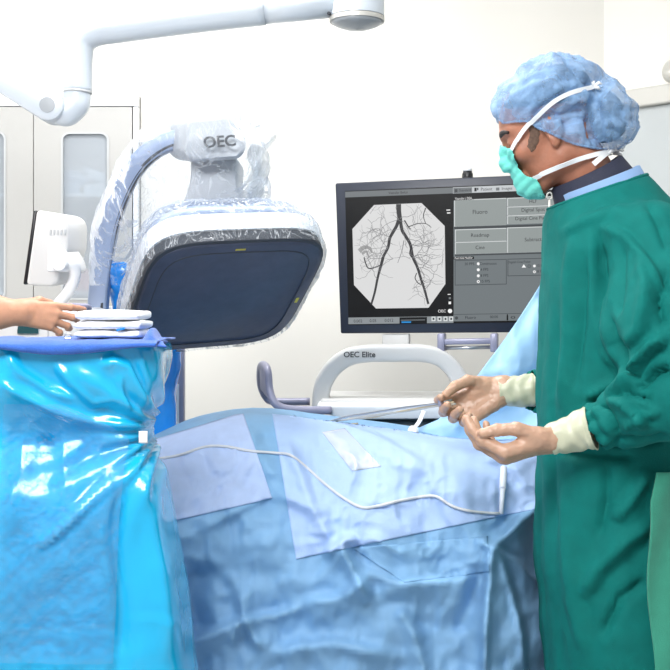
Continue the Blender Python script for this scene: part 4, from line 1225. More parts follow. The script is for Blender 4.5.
mt = build('monitor_mount', *slab_on([(382, 334), (409, 334), (409, 357), (382, 357)], -0.04, -0.005, 0.005), M['white_plastic'], mo, sharp=40)
build('mount_latch', *slab_on([(383.5, 350.5), (407.5, 350.5), (407.5, 356), (383.5, 356)], -0.005, 0.012, 0.003), M['lav_metal'], mt, sharp=40)

# ------------------------------------------------------------------ monitor cart
ct = thing('monitor_cart', 'white monitor cart with a rounded arch and a grey push handle', 'cart', W(400, 908, 3.3) * np.array([1, 1, 0]))
Ya = 3.17
arch = smooth_path([W(321, 412, Ya), W(321, 396, Ya), W(325, 380, Ya), (W(335, 366, Ya)), W(350, 356.5, Ya), W(370, 353.3, Ya), W(395, 353, Ya), W(420, 353, Ya), W(438, 357, Ya), W(452, 368, Ya), W(461, 384, Ya), W(465, 400, Ya), W(466, 412, Ya)], 8)
ab = build('arch_handle', *sweep(arch, 8.6 * Ya / F, sec=rrect_sec(1.0, 1.35, 0.5), up=(-1, 0, 0)), M['white_plastic'], ct)
mb = MB(); put_text(mb, 'OEC Elite', 0.0225, W(359.5, 354.8, Ya - 0.036), np.array([1, 0, 0.0]), np.array([0, 0, 1.0]), bold=0.0004)
lab(mb.build('lettering', M['ink'], ab, smooth=False), 'dark letters OEC Elite')
tray = prism_px([(318, 403), (480, 403), (484, 411), (482, 419), (345, 420), (316, 411)], 3.06, 3.42, 0.01)
build('tray', *tray, M['white'], ct, sharp=40)
build('tray_edge', *prism_px([(322, 399.5), (476, 399.5), (478, 402.5), (320, 402.5)], 3.10, 3.40, 0.004), M['white_plastic'], ct, sharp=40)
cc = prism_px([(352, 420.5), (478, 419.5), (478, 560), (352, 560)], 3.10, 3.42, 0.02)
build('cart_body', *cc, M['dark_metal'], ct, sharp=40)
bx = W(352, 0, 3.10)[0]; bx2 = W(478, 0, 3.10)[0]
build('cart_base', *box(bx - 0.08, bx2 + 0.08, 3.06, 3.46, 0.07, 0.56, 0.03), M['white_plastic'], ct, sharp=40)
for x_ in (bx - 0.03, bx2 + 0.03):
    for y_ in (3.12, 3.40):
        build('caster', *lathe((x_ - 0.02, y_, 0.05), (1, 0, 0), [(0, 0), (0.05, 0), (0.05, 0.035), (0, 0.035)], 24), M['black'], ct, sharp=40)
hp = smooth_path([W(331, 410.5, 3.05), W(300, 410, 3.03), W(283, 408, 3.02), W(274, 402, 3.02), W(269.5, 390, 3.03), W(268, 374, 3.04), W(266, 367, 3.06), W(262.5, 365, 3.10), W(260.5, 370, 3.16), W(261, 385, 3.22), W(266, 397, 3.25), W(275, 401.5, 3.25), W(310, 401.5, 3.25)], 8)
hb = build('push_handle', *sweep(hp, 4.1 * 3.05 / F, 18), M['lav_metal'], ct)
f4 = [W(259.6, 368, 3.10), W(265.6, 369, 3.06), W(267.2, 398, 3.06), W(260.2, 389, 3.10)]
build('grip_pad', *hexa(f4, [p + np.array([0.004, 0.10, 0]) for p in f4], 0.003), M['lav_metal'], hb, sharp=40)

# ------------------------------------------------------------------ hands
def frame_xtn(X, N):
    """X along the hand, N palm normal -> orthonormal"""
    X = nrm(X); N = np.asarray(N, float); N = nrm(N - X * (N @ X))
    return X, N
def hand_sdf(org, X, N, T, sc, flex, splay, thumb, grow=0.0, stub=0.055, fat=1.0):
    """flex: 4 x (mcp, pip, dip) degrees; thumb: 3 unit directions in local (x, t, n) coords"""
    Bm = np.stack([X, T, N], 0)          # rows: local axes in world
    L = lambda p: org + (np.asarray(p, float) * sc) @ Bm
    mcp = [(0.092, 0.027, 0.0), (0.097, 0.006, -0.004), (0.092, -0.014, -0.003), (0.084, -0.031, 0.002)]
    lens = [(0.044, 0.026, 0.021), (0.048, 0.030, 0.022), (0.044, 0.028, 0.022), (0.035, 0.021, 0.019)]
    rad = [(0.0102, 0.0092, 0.0086, 0.0072), (0.0104, 0.0094, 0.0087, 0.0073), (0.0099, 0.0089, 0.0083, 0.0070), (0.0088, 0.0078, 0.0073, 0.0062)]
    fingers = []; tips = []; nails = []
    for i in range(4):
        p = np.array(mcp[i]); chain = [p.copy()]; ang = 0.0; sp = math.radians(splay[i])
        for k in range(3):
            ang += math.radians(flex[i][k])
            d = np.array([math.cos(ang) * math.cos(sp), math.cos(ang) * math.sin(sp), math.sin(ang)])
            p = p + d * lens[i][k]; chain.append(p.copy())
        fingers.append((chain, tuple(x * fat for x in rad[i]))); tips.append(L(p))
        nd = np.array([-math.sin(ang), 0, math.cos(ang)]) * -1
        nails.append((L(chain[3] - d * 0.003 + nd * 0.0055), d @ Bm, nd @ Bm))
    tb = np.array([0.022, 0.026, 0.006]); chain = [tb]
    for d, l in zip(thumb, (0.046, 0.036, 0.026)): chain.append(chain[-1] + nrm(d) * l)
    thumb_c = (chain, (0.0145, 0.0118, 0.0108, 0.0088))
    ends = [L(c) for c, _ in [(f[0][-1], 0) for f in fingers] + [(chain[-1], 0)]]
    def f(P):
        # palm: metacarpal rays blended together
        d = cone(P, L((-stub, 0, 0)), L((0.0, 0.0, 0)), 0.0255 * sc, 0.0235 * sc)
        d = smin(d, cone(P, L((-stub * 0.5, 0.007, 0)), L((0.006, 0.009, 0)), 0.0205 * sc, 0.020 * sc), 0.012)
        d = smin(d, cone(P, L((-stub * 0.5, -0.008, 0)), L((0.006, -0.010, 0)), 0.0205 * sc, 0.020 * sc), 0.012)
        for i, (c, r) in enumerate(fingers):
            b = np.array([0.008, mcp[i][1] * 0.62, 0.0])
            d = smin(d, cone(P, L(b), L(c[0]), 0.0150 * sc, (r[0] + 0.0022) * sc), 0.012 * sc)
        d = smin(d, cone(P, L((0.03, 0.020, 0.010)), L((0.055, 0.020, 0.008)), 0.015 * sc, 0.010 * sc), 0.012 * sc)
        d = smin(d, cone(P, L((0.025, -0.020, 0.008)), L((0.062, -0.024, 0.006)), 0.013 * sc, 0.010 * sc), 0.012 * sc)
        c, r = thumb_c
        th = cone(P, L(c[0]), L(c[1]), r[0] * sc, r[1] * sc)
        th = smin(th, cone(P, L(c[1]), L(c[2]), r[1] * sc, r[2] * sc), 0.005 * sc)
        th = smin(th, cone(P, L(c[2]), L(c[3]), r[2] * sc, r[3] * sc), 0.004 * sc)
        d = smin(d, th, 0.010 * sc)
        for c, r in fingers:
            fg = cone(P, L(c[0]), L(c[1]), (r[0] + 0.001) * sc, r[1] * sc)
            fg = smin(fg, cone(P, L(c[1]), L(c[2]), r[1] * sc, r[2] * sc), 0.003 * sc)
            fg = smin(fg, cone(P, L(c[2]), L(c[3]), r[2] * sc, r[3] * sc), 0.003 * sc)
            fg = smin(fg, np.linalg.norm(P - L(c[1]), axis=1) - (r[1] + 0.0009) * sc, 0.003 * sc)
            d = smin(d, fg, 0.0035 * sc)
        return d - grow
    pts = [L(p) for p in ((-0.06, 0, 0), (0.12, 0, 0))] + [L(q) for c, _ in fingers + [thumb_c] for q in c] + [L(m_) for m_ in mcp]
    pts = np.array(pts)
    return f, pts.min(0) - 0.034, pts.max(0) + 0.034, tips, nails, L, [[L(q) for q in c] for c, _ in fingers + [thumb_c]]

# left hand (nearer): palm turned up, thumb towards the viewer
X, N = frame_xtn((-0.95, 0.06, -0.31), (-0.20, 0.34, 0.92)); T = np.cross(N, X)
HL = hand_sdf(W(554, 439, 2.10), X, N, T, 1.06, [(44, 24, 12), (47, 27, 14), (50, 28, 15), (52, 30, 16)], [0, 0, 0, 1],
              [(0.80, 0.30, 0.52), (0.97, 0.02, 0.24), (0.99, -0.05, 0.10)], stub=0.012, fat=1.1)
# right hand (farther): palm towards the viewer, thumb on top closing on the wires
X, N = frame_xtn((-0.90, -0.05, -0.43), (-0.10, -0.95, 0.30)); T = np.cross(X, N)
HR = hand_sdf(W(500, 390, 2.47), X, N, T, 1.04, [(34, 46, 22), (42, 48, 24), (48, 50, 26), (52, 46, 26)], [2, 0, -3, -6],
              [(0.74, 0.36, 0.55), (0.93, -0.06, 0.36), (0.93, -0.30, 0.24)], stub=0.012, fat=1.08)
# the assistant's bare right hand at the left edge
X, N = frame_xtn((0.90, 0.42, -0.12), (-0.42, 0.90, -0.12)); T = np.cross(X, N)
HA = hand_sdf(W(20, 312, 2.38), X, N, T, 0.80, [(8, 14, 8), (14, 40, 24), (18, 48, 28), (22, 52, 30)], [3, -5, -12, -20],
              [(0.70, 0.35, 0.62), (0.85, -0.05, 0.52), (0.92, -0.20, 0.30)])
def cloud(f, lo, hi, h): return surfnet(f, np.arange(lo[0], hi[0], h), np.arange(lo[1], hi[1], h), np.arange(lo[2], hi[2], h))

def poly_sd(x, y, poly):
    """signed distance to polygon, negative inside"""
    d = np.full(len(x), 1e9); ins = np.zeros(len(x), bool)
    n = len(poly)
    for i in range(n):
        ax, ay = poly[i]; bx, by = poly[(i + 1) % n]
        ex, ey = bx - ax, by - ay
        t = np.clip(((x - ax) * ex + (y - ay) * ey) / (ex * ex + ey * ey), 0, 1)
        d = np.minimum(d, np.hypot(x - ax - t * ex, y - ay - t * ey))
        c = ((ay > y) != (by > y)) & (x < (bx - ax) * (y - ay) / (by - ay + 1e-12) + ax)
        ins ^= c
    return np.where(ins, -d, d)

# ------------------------------------------------------------------ surgeon
YS = 2.30
sg = thing('person', 'surgeon in green gown, blue cap and aqua mask, gloved hands held out over the drape', 'person', (W(612, 0, YS)[0], YS, 0))
O = W(552, 137.5, YS)
yaw, pit = math.radians(11), math.radians(-23)
hf = np.array([-math.cos(pit) * math.cos(yaw), math.sin(yaw) * math.cos(pit), math.sin(pit)])
hs = nrm(np.cross(np.array([0, 0, 1]), hf)); hu = np.cross(hf, hs)   # side (+ = towards viewer's left side of the head?)
if hs[1] > 0: hs = -hs; 
hu = np.cross(hs, hf) if np.cross(hs, hf)[2] > 0 else np.cross(hf, hs)
HB = np.stack([hf, hu, hs], 0)
def H(f_, u_, s_=0.0): return O + (np.array([f_, u_, s_]) * np.array([0.965, 1.0, 1.0])) @ HB
HSC = np.array([0.965, 1.0, 1.0])
def hl(P): return ((P - O) @ HB.T) / HSC
def near_px(P):
    """picture position of a point, both sides of the head folded onto the nearer one"""
    s_ = hl(P)[:, 2]
    return proj(P + hs * (np.abs(s_) - s_)[:, None])
def head_sdf(P):
    q = hl(P)
    m = q.copy(); m[:, 2] = np.abs(m[:, 2])      # mirrored
    d = ell(q, (-0.004, 0.048, 0), (0.099, 0.086, 0.077))
    d = smin(d, ell(q, (0.046, 0.008, 0), (0.053, 0.080, 0.061)), 0.02)
    d = smin(d, cone(m, (0.0, -0.048, 0.047), (0.062, -0.082, 0.014), 0.021, 0.018), 0.03)
    d = smin(d, ell(q, (0.072, -0.084, 0), (0.016, 0.016, 0.020)), 0.015)                # chin
    d = smin(d, cone(m, (0.090, 0.043, 0.012), (0.074, 0.041, 0.046), 0.011, 0.009), 0.012)   # brow ridge
    d = smin(d, ell(m, (0.068, -0.008, 0.045), (0.024, 0.020, 0.018)), 0.016)              # cheekbone
    d = smax(d, -(ell(m, (0.101, 0.022, 0.032), (0.016, 0.011, 0.016))), 0.010)           # eye hollow
    d = smin(d, ell(m, (0.080, 0.020, 0.032), (0.013, 0.012, 0.014)), 0.003)              # lids
    n = cone(q, (0.094, 0.026, 0), (0.108, -0.014, 0), 0.0075, 0.0115)
    n = smin(n, ell(m, (0.100, -0.020, 0.012), (0.011, 0.008, 0.008)), 0.008)
    d = smin(d, n, 0.008)
    d = smin(d, cone(m, (0.092, -0.046, 0.0), (0.084, -0.048, 0.020), 0.007, 0.005), 0.007)   # lips
    d = smin(d, cone(m, (0.089, -0.057, 0.0), (0.082, -0.056, 0.018), 0.007, 0.005), 0.006)
    # ears
    e = smax(ell(m, (-0.002, 0.004, 0.076), (0.016, 0.029, 0.009)), -ell(m, (0.003, 0.006, 0.085), (0.009, 0.018, 0.008)), 0.004)
    e = smin(e, ell(m, (0.004, -0.022, 0.073), (0.009, 0.010, 0.007)), 0.006)
    d = smin(d, e, 0.006)
    # neck with the big side muscle
    d = smin(d, cone(P, H(-0.026, -0.02), W(606, 212, YS), 0.055, 0.062), 0.03)
    d = smin(d, cone(m, (-0.035, -0.02, 0.055), (-0.070, -0.150, 0.030), 0.016, 0.016), 0.02)
    d = smin(d, ell(q, (-0.010, -0.115, 0), (0.014, 0.016, 0.012)), 0.02)
    return d
# gown outline as ellipses by height: (pixel row, front x, back x, half depth)
TR_ = np.array([(150, 600, 626, 0.05), (170, 580, 640, 0.075), (186, 560, 650, 0.10), (204, 551, 664, 0.135), (225, 548, 678, 0.175), (250, 545.5, 690, 0.20), (285, 543, 698, 0.205), (330, 540, 700, 0.20),
                (400, 537.5, 700, 0.195), (480, 536, 700, 0.20), (560, 536, 702, 0.21), (620, 541, 704, 0.215), (670, 546, 706, 0.22), (770, 552, 708, 0.225), (880, 556, 710, 0.23)], float)
zt_ab = CZ - (TR_[:, 0] - HY) * YS / F
xf_ab = (TR_[:, 1] - 335) * YS / F; xb_ab = (TR_[:, 2] - 335) * YS / F
order = np.argsort(zt_ab); zt_ab, xf_ab, xb_ab, ry_ab = zt_ab[order], xf_ab[order], xb_ab[order], TR_[order, 3]
def trunk(P, ins=0.0):
    z = P[:, 2]
    xf = np.interp(z, zt_ab, xf_ab) + ins; xb = np.interp(z, zt_ab, xb_ab) - ins; ry = np.interp(z, zt_ab, ry_ab) - ins
    cx_, rx = (xf + xb) / 2, (xb - xf) / 2
    k = (np.abs((P[:, 0] - cx_) / rx) ** 2.3 + np.abs((P[:, 1] - YS) / ry) ** 2.3) ** (1 / 2.3)
    d = (k - 1) * np.minimum(rx, ry) * 0.9
    return np.maximum(d, np.maximum(z - zt_ab[-1], zt_ab[0] + ins - z))
SLn, EMn, ELn, FMn, WRn = W(648, 246, 2.135), W(664, 322, 2.06), W(697, 388, 2.00), W(642, 407, 2.03), W(594, 427.5, 2.08)
SLf, ELf, WRf = W(625, 250, 2.46), W(650, 385, 2.60), W(530, 392, 2.475)
def gown_sdf(P):
    d = trunk(P)
    s = cone(P, SLn, EMn, 0.085, 0.110)
    s = smin(s, cone(P, EMn, ELn, 0.110, 0.098), 0.04)
    s = smin(s, cone(P, ELn, FMn, 0.096, 0.066), 0.03)
    s = smin(s, cone(P, FMn, WRn, 0.066, 0.042), 0.03)
    d = smin(d, s, 0.018)
    t = cone(P, SLf, ELf, 0.085, 0.085)
    t = smin(t, cone(P, ELf, WRf, 0.075, 0.047), 0.03)
    return smin(d, t, 0.02)
# neckline plane: keep what lies below
NF, NBk = W(553, 207, YS), W(643, 176, YS)
NV = nrm(np.cross(NBk - NF, np.array([0, 1.0, 0])));  NV = NV if NV[2] > 0 else -NV
def neck_clip(P):
    d = (P - NF) @ NV - 0.35 * np.maximum(0, 0.0 - (P[:, 1] - YS)) * 0 
    return d
def gown_clip(P):
    c = neck_clip(P)
    tr = trunk(P)
    c = np.maximum(c, np.where(cone(P, FMn, WRn + (WRn - FMn) * 0.6, 0.066, 0.045) < tr - 0.004, (P - WRn) @ nrm(WRn - FMn), -1.0))     # near cuff opening
    c = np.maximum(c, np.where(cone(P, ELf, WRf + (WRf - ELf) * 0.6, 0.075, 0.045) < tr - 0.004, (P - WRf) @ nrm(WRf - ELf), -1.0))
    return np.maximum(c, zt_ab[0] + 0.01 - P[:, 2])
gx0, gx1 = W(530, 0, 2.5)[0] - 0.03, 0.98
Vg, Qg = clip_shell(gown_sdf, gown_clip, axis_pts(0.34, 0.98, 0.0066), axis_pts(1.84, 2.76, 0.0076), axis_pts(0.02, 1.62, 0.014, (0.45, 1.62), 0.0068))
Ng = vnormals(Vg, Qg)
px, py = proj(Vg)
near = np.clip(-Ng[:, 1] * 2 + 0.3, 0, 1)
q = Vg
wq = q + 0.03 * np.stack([vnoise(q * 5), vnoise(q * 5 + 9), vnoise(q * 5 + 17)], 1)
dsp = 0.004 * fbm(q * 9, 2) + 0.0045 * (ridged(wq * np.array([11, 11, 5]), 2) - 0.3) + 0.0022 * ridged(wq * np.array([26, 26, 16]) + 5, 2)
# soft vertical folds of the body
col = np.clip((640 - px) / 30, 0, 1)
ang = np.arctan2(Vg[:, 1] - YS, Vg[:, 0] - 0.6)
dsp = dsp + 0.0022 * np.sin(ang * 13 + 2.2 * vnoise(q * 3)) * np.clip((1.35 - Vg[:, 2]) * 3, 0, 1) * (near < 2)
Cg = lambda pts, w_, a_, s_=0.0: crease(px, py, pts, w_ * 0.72, a_ * 1.5, s_ * 1.5) * near
for pts, w_, a_, s_ in [
    ([(598, 228), (597, 270), (599, 315), (608, 345), (622, 362)], 5, -0.016, 0.008),
    ([(606, 345), (618, 360), (628, 374), (638, 378)], 4, -0.016, 0.010),
    ([(630, 378), (637, 362), (652, 345), (669, 338)], 5, 0.016, -0.010),
    ([(634, 386), (650, 372), (669, 364)], 5, -0.016, -0.008),
    ([(584, 402), (600, 392), (620, 384), (634, 374)], 4, 0.008, -0.006),
    ([(590, 400), (604, 412), (612, 428), (616, 446)], 4, -0.010, 0.006),
    ([(602, 396), (622, 402), (640, 416), (648, 430)], 5, 0.012, 0.008),
    ([(618, 388), (636, 396), (652, 404)], 4, -0.010, 0.006),
    ([(622, 430), (640, 418), (660, 412)], 5, 0.010, 0.0),
    ([(606, 446), (628, 440), (650, 442), (668, 436)], 4, -0.010, 0.0),
    ([(640, 250), (648, 290), (640, 330), (622, 350)], 9, 0.010, 0.006),
    ([(622, 240), (618, 280), (612, 320)], 7, -0.008, 0.0),
    ([(668, 260), (655, 300), (662, 330)], 8, -0.010, 0.006),
    ([(575, 225), (568, 280), (566, 340), (560, 420)], 8, 0.008, 0.0),
    ([(586, 250), (582, 320), (574, 390)], 7, -0.009, 0.0),
    ([(556, 300), (552, 360), (550, 430), (552, 520)], 6, -0.006, 0.0),
    ([(612, 520), (628, 500), (648, 470)], 7, 0.014, 0.006),
    ([(584, 600), (600, 570), (630, 540), (655, 525)], 9, 0.014, -0.006),
    ([(560, 470), (566, 540), (576, 610), (590, 670)], 10, 0.008, 0.0),
    ([(600, 640), (620, 600), (650, 580)], 8, -0.012, 0.0),
    ([(555, 452), (600, 456), (640, 458)], 6, -0.010, 0.0),
    ([(606, 460), (606, 500), (598, 540)], 8, -0.008, 0.0),
    ([(560, 236), (585, 222), (610, 214), (632, 210)], 6, 0.006, 0.0),
    ([(600, 225), (625, 235), (650, 262), (669, 296)], 5, 0.008, 0.004),
    ([(645, 200), (660, 225), (669, 250)], 6, -0.008, 0.0)]:
    dsp = dsp + Cg(pts, w_, a_, s_)
# puckered cuffs
for Wp, ax_ in ((WRn, nrm(FMn - WRn)), (WRf, nrm(ELf - WRf))):
    t_ = (Vg - Wp) @ ax_; rad_ = np.linalg.norm(Vg - Wp - t_[:, None] * ax_, axis=1)
    m_ = np.exp(-((t_ - 0.012) / 0.035) ** 2) * (rad_ < 0.075)
    a0_ = np.arctan2((Vg - Wp) @ nrm(np.cross(ax_, [0, 0, 1])), (Vg - Wp)[:, 2])
    dsp = dsp + m_ * (0.0035 * np.sin(a0_ * 9 + 40 * t_) + 0.004 * np.sin(t_ * 190 + 2 * np.sin(a0_ * 2)))
dsp = dsp - 0.007 * np.clip((1.45 - Vg[:, 2]) * 10, 0, 1)
edge_ok = np.clip(-neck_clip(Vg) / 0.02, 0, 1)
Vg = Vg + Ng * (dsp * edge_ok)[:, None]
gown = build('surgical_gown', Vg, Qg, M['gown'], sg)
solidify(gown, 0.0025, 1)

# body: one continuous figure under the clothes
def body_sdf(P):
    d = head_sdf(P)
    d = smin(d, np.maximum(trunk(P, 0.035), P[:, 2] - 1.46), 0.03)
    hipn, hipf = np.array([0.60, 2.21, 0.88]), np.array([0.60, 2.39, 0.88])
    for h_, kx, ax_ in ((hipn, np.array([0.575, 2.20, 0.48]), np.array([0.60, 2.195, 0.09])), (hipf, np.array([0.575, 2.40, 0.48]), np.array([0.61, 2.405, 0.09]))):
        l = smin(cone(P, h_, kx, 0.085, 0.058), cone(P, kx, ax_, 0.056, 0.040), 0.03)
        l = smin(l, cone(P, ax_ + np.array([0.02, 0, -0.04]), ax_ + np.array([-0.15, 0, -0.055]), 0.036, 0.026), 0.02)
        d = smin(d, l, 0.03)
    for a_, b_, c_, lim in ((SLn, ELn, HL[5]((0.02, 0, 0)), 0), (SLf, ELf, HR[5]((0.02, 0, 0)), 0)):
        r = smin(cone(P, a_ + np.array([0, 0, -.01]), b_ + np.array([-0.02, 0.01, 0]), 0.055, 0.042), cone(P, b_ + np.array([-0.02, 0.01, 0]), c_, 0.034, 0.014), 0.02)
        d = smin(d, r, 0.03)
    return d
body = build('body', *surfnet(body_sdf, axis_pts(0.30, 0.90, 0.010, (0.335, 0.62), 0.0034), axis_pts(1.94, 2.68, 0.012, (2.19, 2.41), 0.0036), axis_pts(-0.02, 1.82, 0.014, (1.42, 1.82), 0.0034)), M['skin'], sg)

# face details
for s_ in (-1, 1):
    build('eye', *lathe(H(0.0805, 0.020, 0.032 * s_), hf, [(0, -0.011), (0.008, -0.008), (0.011, 0), (0.009, 0.007), (0.005, 0.0108), (0, 0.0116)], 20), M['eye'], sg)
    pts_ = [H(0.094 + 0.003 - 0.010 * k * k * 1.4, 0.044 + 0.006 * (1 - (k - 0.45) ** 2 * 4) - 0.004, s_ * (0.014 + 0.042 * k)) for k in np.linspace(0, 1, 9)]
    build('eyebrow', *sweep(pts_, [0.0035 + 0.0025 * math.sin(math.pi * min(1, k + 0.15)) for k in np.linspace(0, 1, 9)], 10), M['hair'], sg)
sb = [(527, 120), (541, 122), (540, 134), (537, 148), (531, 153), (527, 146), (529, 134)]
def side_clip(P):
    x_, y_ = near_px(P)
    return poly_sd(x_, y_, sb) * YS / F + 0.003 * vnoise(P * 160)
for sg_ in (-1, 1): build('sideburn', *clip_shell(lambda P: head_sdf(P) - 0.0012 - 0.0008 * vnoise(P * 300), lambda P: np.maximum(side_clip(P), sg_ * hl(P)[:, 2]), axis_pts(0.36, 0.46, 0.0025), axis_pts(2.19, 2.41, 0.003), axis_pts(1.56, 1.70, 0.0025)), M['stubble'], sg)
# bouffant cap
edge_pts = [(490, 112), (497, 119), (505, 124), (516, 122), (530, 122), (537, 128.5), (547, 132), (559, 138), (574, 144.5), (590, 148), (602, 150), (616, 151.5), (624, 145), (634, 137), (640, 134)]
epx_ = np.array([p[0] for p in edge_pts], float); epy_ = np.array([p[1] for p in edge_pts], float)
c1 = W(541, 104, YS); c2 = W(560, 92, YS); c3 = W(600, 116, YS); c4 = W(518, 104, YS); c5 = W(612, 128, YS)
def cap_sdf(P):
    Rr = np.stack([hf, hs, hu], 0)
    d = ell(P, c1, (0.098, 0.094, 0.078), Rr)
    d = smin(d, ell(P, c2, (0.086, 0.094, 0.074), Rr), 0.03)
    d = smin(d, ell(P, c4, (0.046, 0.066, 0.040), Rr), 0.02)
    d = smin(d, ell(P, c3, (0.066, 0.088, 0.075)), 0.022)
    d = smin(d, ell(P, c5, (0.046, 0.070, 0.046)), 0.02)
    d = np.minimum(np.minimum(d, head_top(P) - 0.006), head_sdf(P) - 0.004)
    return d
def head_top(P):
    return smin(ell(hl(P), (-0.004, 0.048, 0), (0.099, 0.086, 0.077)), ell(hl(P), (0.046, 0.0, 0), (0.055, 0.090, 0.062)), 0.02)
def cap_clip(P):
    x_, y_ = near_px(P)
    return (y_ - np.interp(x_, epx_, epy_)) * YS / F
Vc, Qc = clip_shell(cap_sdf, cap_clip, axis_pts(0.30, 0.65, 0.0036), axis_pts(2.16, 2.44, 0.0038), axis_pts(1.55, 1.83, 0.0036))
Nc = vnormals(Vc, Qc); cpx, cpy = proj(Vc)
el = np.clip(-cap_clip(Vc) / 0.025, 0, 1)
wc = Vc + 0.02 * np.stack([vnoise(Vc * 14), vnoise(Vc * 14 + 9), vnoise(Vc * 14 + 17)], 1)
dsp = el * (0.011 * (ridged(wc * np.array([15, 12, 15]), 2) - 0.4) + 0.005 * ridged(wc * 38 + 4, 2)) + 0.0018 * np.sin(Vc[:, 0] * 420) * (1 - el)
for pts, w_, a_, s_ in [([(594, 92), (588, 108), (583, 128), (590, 146)], 4, -0.008, 0.005), ([(562, 62), (578, 78), (592, 92)], 4, -0.007, 0.004), ([(528, 124), (540, 108), (566, 92), (592, 85)], 3, -0.006, 0.0),
                        ([(600, 96), (612, 112), (622, 132)], 4, 0.006, 0.004), ([(595, 98), (600, 120), (604, 146)], 3.5, -0.006, 0.003), ([(505, 98), (530, 86), (560, 78)], 4, 0.006, 0.003), ([(545, 126), (566, 116), (584, 112)], 3, 0.005, 0.003)]:
    dsp = dsp + crease(cpx, cpy, pts, w_, a_, s_) * np.clip(-Nc[:, 1] * 2, 0, 1) * el
Vc = Vc + Nc * dsp[:, None]
cap = build('bouffant_cap', Vc, Qc, M['cap'], sg); solidify(cap, 0.0012, 1)
solidify(build('hair', *clip_shell(lambda P: cap_sdf(P) + 0.021 - 0.004 * vnoise(P * 26), lambda P: cap_clip(P) + 0.006, axis_pts(0.30, 0.65, 0.006), axis_pts(2.16, 2.44, 0.006), axis_pts(1.55, 1.83, 0.006)), M['hair'], sg), 0.002)
# gathered elastic hem
hem = []
for xx in np.linspace(498, 632, 70):
    yy = np.interp(xx, epx_, epy_)
    hem.append(hit(xx, yy - 0.8, cap_sdf, 1.95, 2.32))
hem = np.array(hem)
for _ in range(2): hem[1:-1] = (hem[:-2] + 2 * hem[1:-1] + hem[2:]) / 4
build('cap_hem', *sweep(list(hem), 0.0026, 10), M['cap'], cap)

# mask: a shell over nose, mouth and chin
head_cap = lambda P: np.minimum(head_sdf(P), cap_sdf(P))
mk_top = [(496, 143), (503, 146.5), (512, 150), (520, 156), (527, 166), (534, 176), (540, 180)]
def mask_base(P):
    q = hl(P); m = q.copy(); m[:, 2] = np.abs(m[:, 2])
    d = smin(ell(q, (0.058, -0.040, 0), (0.044, 0.056, 0.056)), cone(m, (0.085, -0.012, 0), (0.082, -0.070, 0.008), 0.020, 0.030), 0.02)
    return smin(d, head_sdf(P) - 0.005, 0.010)
mask_poly = [(480, 138), (502, 146), (512, 149), (515, 157), (519, 168), (527, 176), (537, 179), (541, 186), (545, 197), (549, 202), (560, 215), (480, 215)]
def mask_clip(P):
    x_, y_ = near_px(P)
    return np.maximum(poly_sd(x_, y_, mask_poly) * YS / F, hl(P)[:, 1] * -1 - 0.128)
Vm, Qm = clip_shell(mask_base, mask_clip, axis_pts(0.32, 0.50, 0.0026), axis_pts(2.19, 2.41, 0.003), axis_pts(1.46, 1.66, 0.0026))
Nm = vnormals(Vm, Qm); qm = hl(Vm)
dm = 0.0011 * np.sin((qm[:, 1] + 0.25 * qm[:, 0]) * 330 + 2.5 * vnoise(Vm * 20)) + 0.0016 * fbm(Vm * 40, 2) + 0.0022 * ridged(Vm * 30 + 3, 2)
mk = build('face_mask', Vm + Nm * dm[:, None], Qm, M['mask'], sg); solidify(mk, 0.0012, 1)
# ties
all_f = lambda P: np.minimum(np.minimum(head_cap(P), mask_base(P) + np.where(mask_clip(P) < 0, 0, 1) * 0.02), gown_sdf(P) + np.where(neck_clip(P) > 0, 1.0, 0.0))
def strap(name, pts, wpx, parent, lift=0.0045, n=7):
    cpts = smooth_path([np.array([x, y, 0.]) for x, y in pts], n)
    C_ = [hit(p[0], p[1], all_f, 1.9, 2.5) for p in cpts]
    C_ = np.array(C_)
    for _ in range(3): C_[1:-1] = (C_[:-2] + 2 * C_[1:-1] + C_[2:]) / 4
    e = 1e-3
    g = np.stack([(all_f(C_ + e * v) - all_f(C_ - e * v)) for v in np.eye(3)], 1); g /= np.linalg.norm(g, axis=1, keepdims=True) + 1e-9
    C_ = C_ + g * lift
    rings = []
    for i in range(len(C_)):
        t = nrm(C_[min(i + 1, len(C_) - 1)] - C_[max(i - 1, 0)])
        b = nrm(np.cross(t, g[i])); w_ = wpx * YS / F / 2; h_ = 0.0008
        rings.append(np.array([C_[i] + b * w_ + g[i] * h_, C_[i] - b * w_ + g[i] * h_, C_[i] - b * w_ - g[i] * h_, C_[i] + b * w_ - g[i] * h_]))
    return build(name, *loft(rings), M['ties'], parent, sharp=50)
strap('upper_tie', [(513, 150), (518, 140), (525, 129), (537, 116), (554, 101), (572, 92), (592, 87)], 4.2, mk)
strap('lower_tie', [(534, 177.5), (548, 171), (566, 163), (585, 157), (602, 154), (612, 152.5)], 4.6, mk)
strap('tie_end', [(607, 153), (600, 158), (593, 164)], 5.0, mk, 0.007)
kn = hit(612, 153, all_f, 1.9, 2.5)
mb = MB()
for (x0_, y0_), (x1_, y1_) in (((606, 154), (615, 151)), ((612, 151), (622, 151)), ((612, 154), (621, 156))):
    a_, b_ = hit(x0_, y0_, all_f, 1.9, 2.5) + np.array([0, -0.008, 0]), kn + np.array([(x1_ - 612) * 0.0021, -0.006, -(y1_ - 153) * 0.0021])
    mb.add(*sweep([a_, (a_ + b_) / 2 + np.array([0, -0.004, 0.002]), b_], [0.003, 0.0045, 0.003], 10))
mb.build('tie_knot', M['ties'], mk)
kn2 = hit(593, 87, all_f, 1.9, 2.5)
mb = MB()
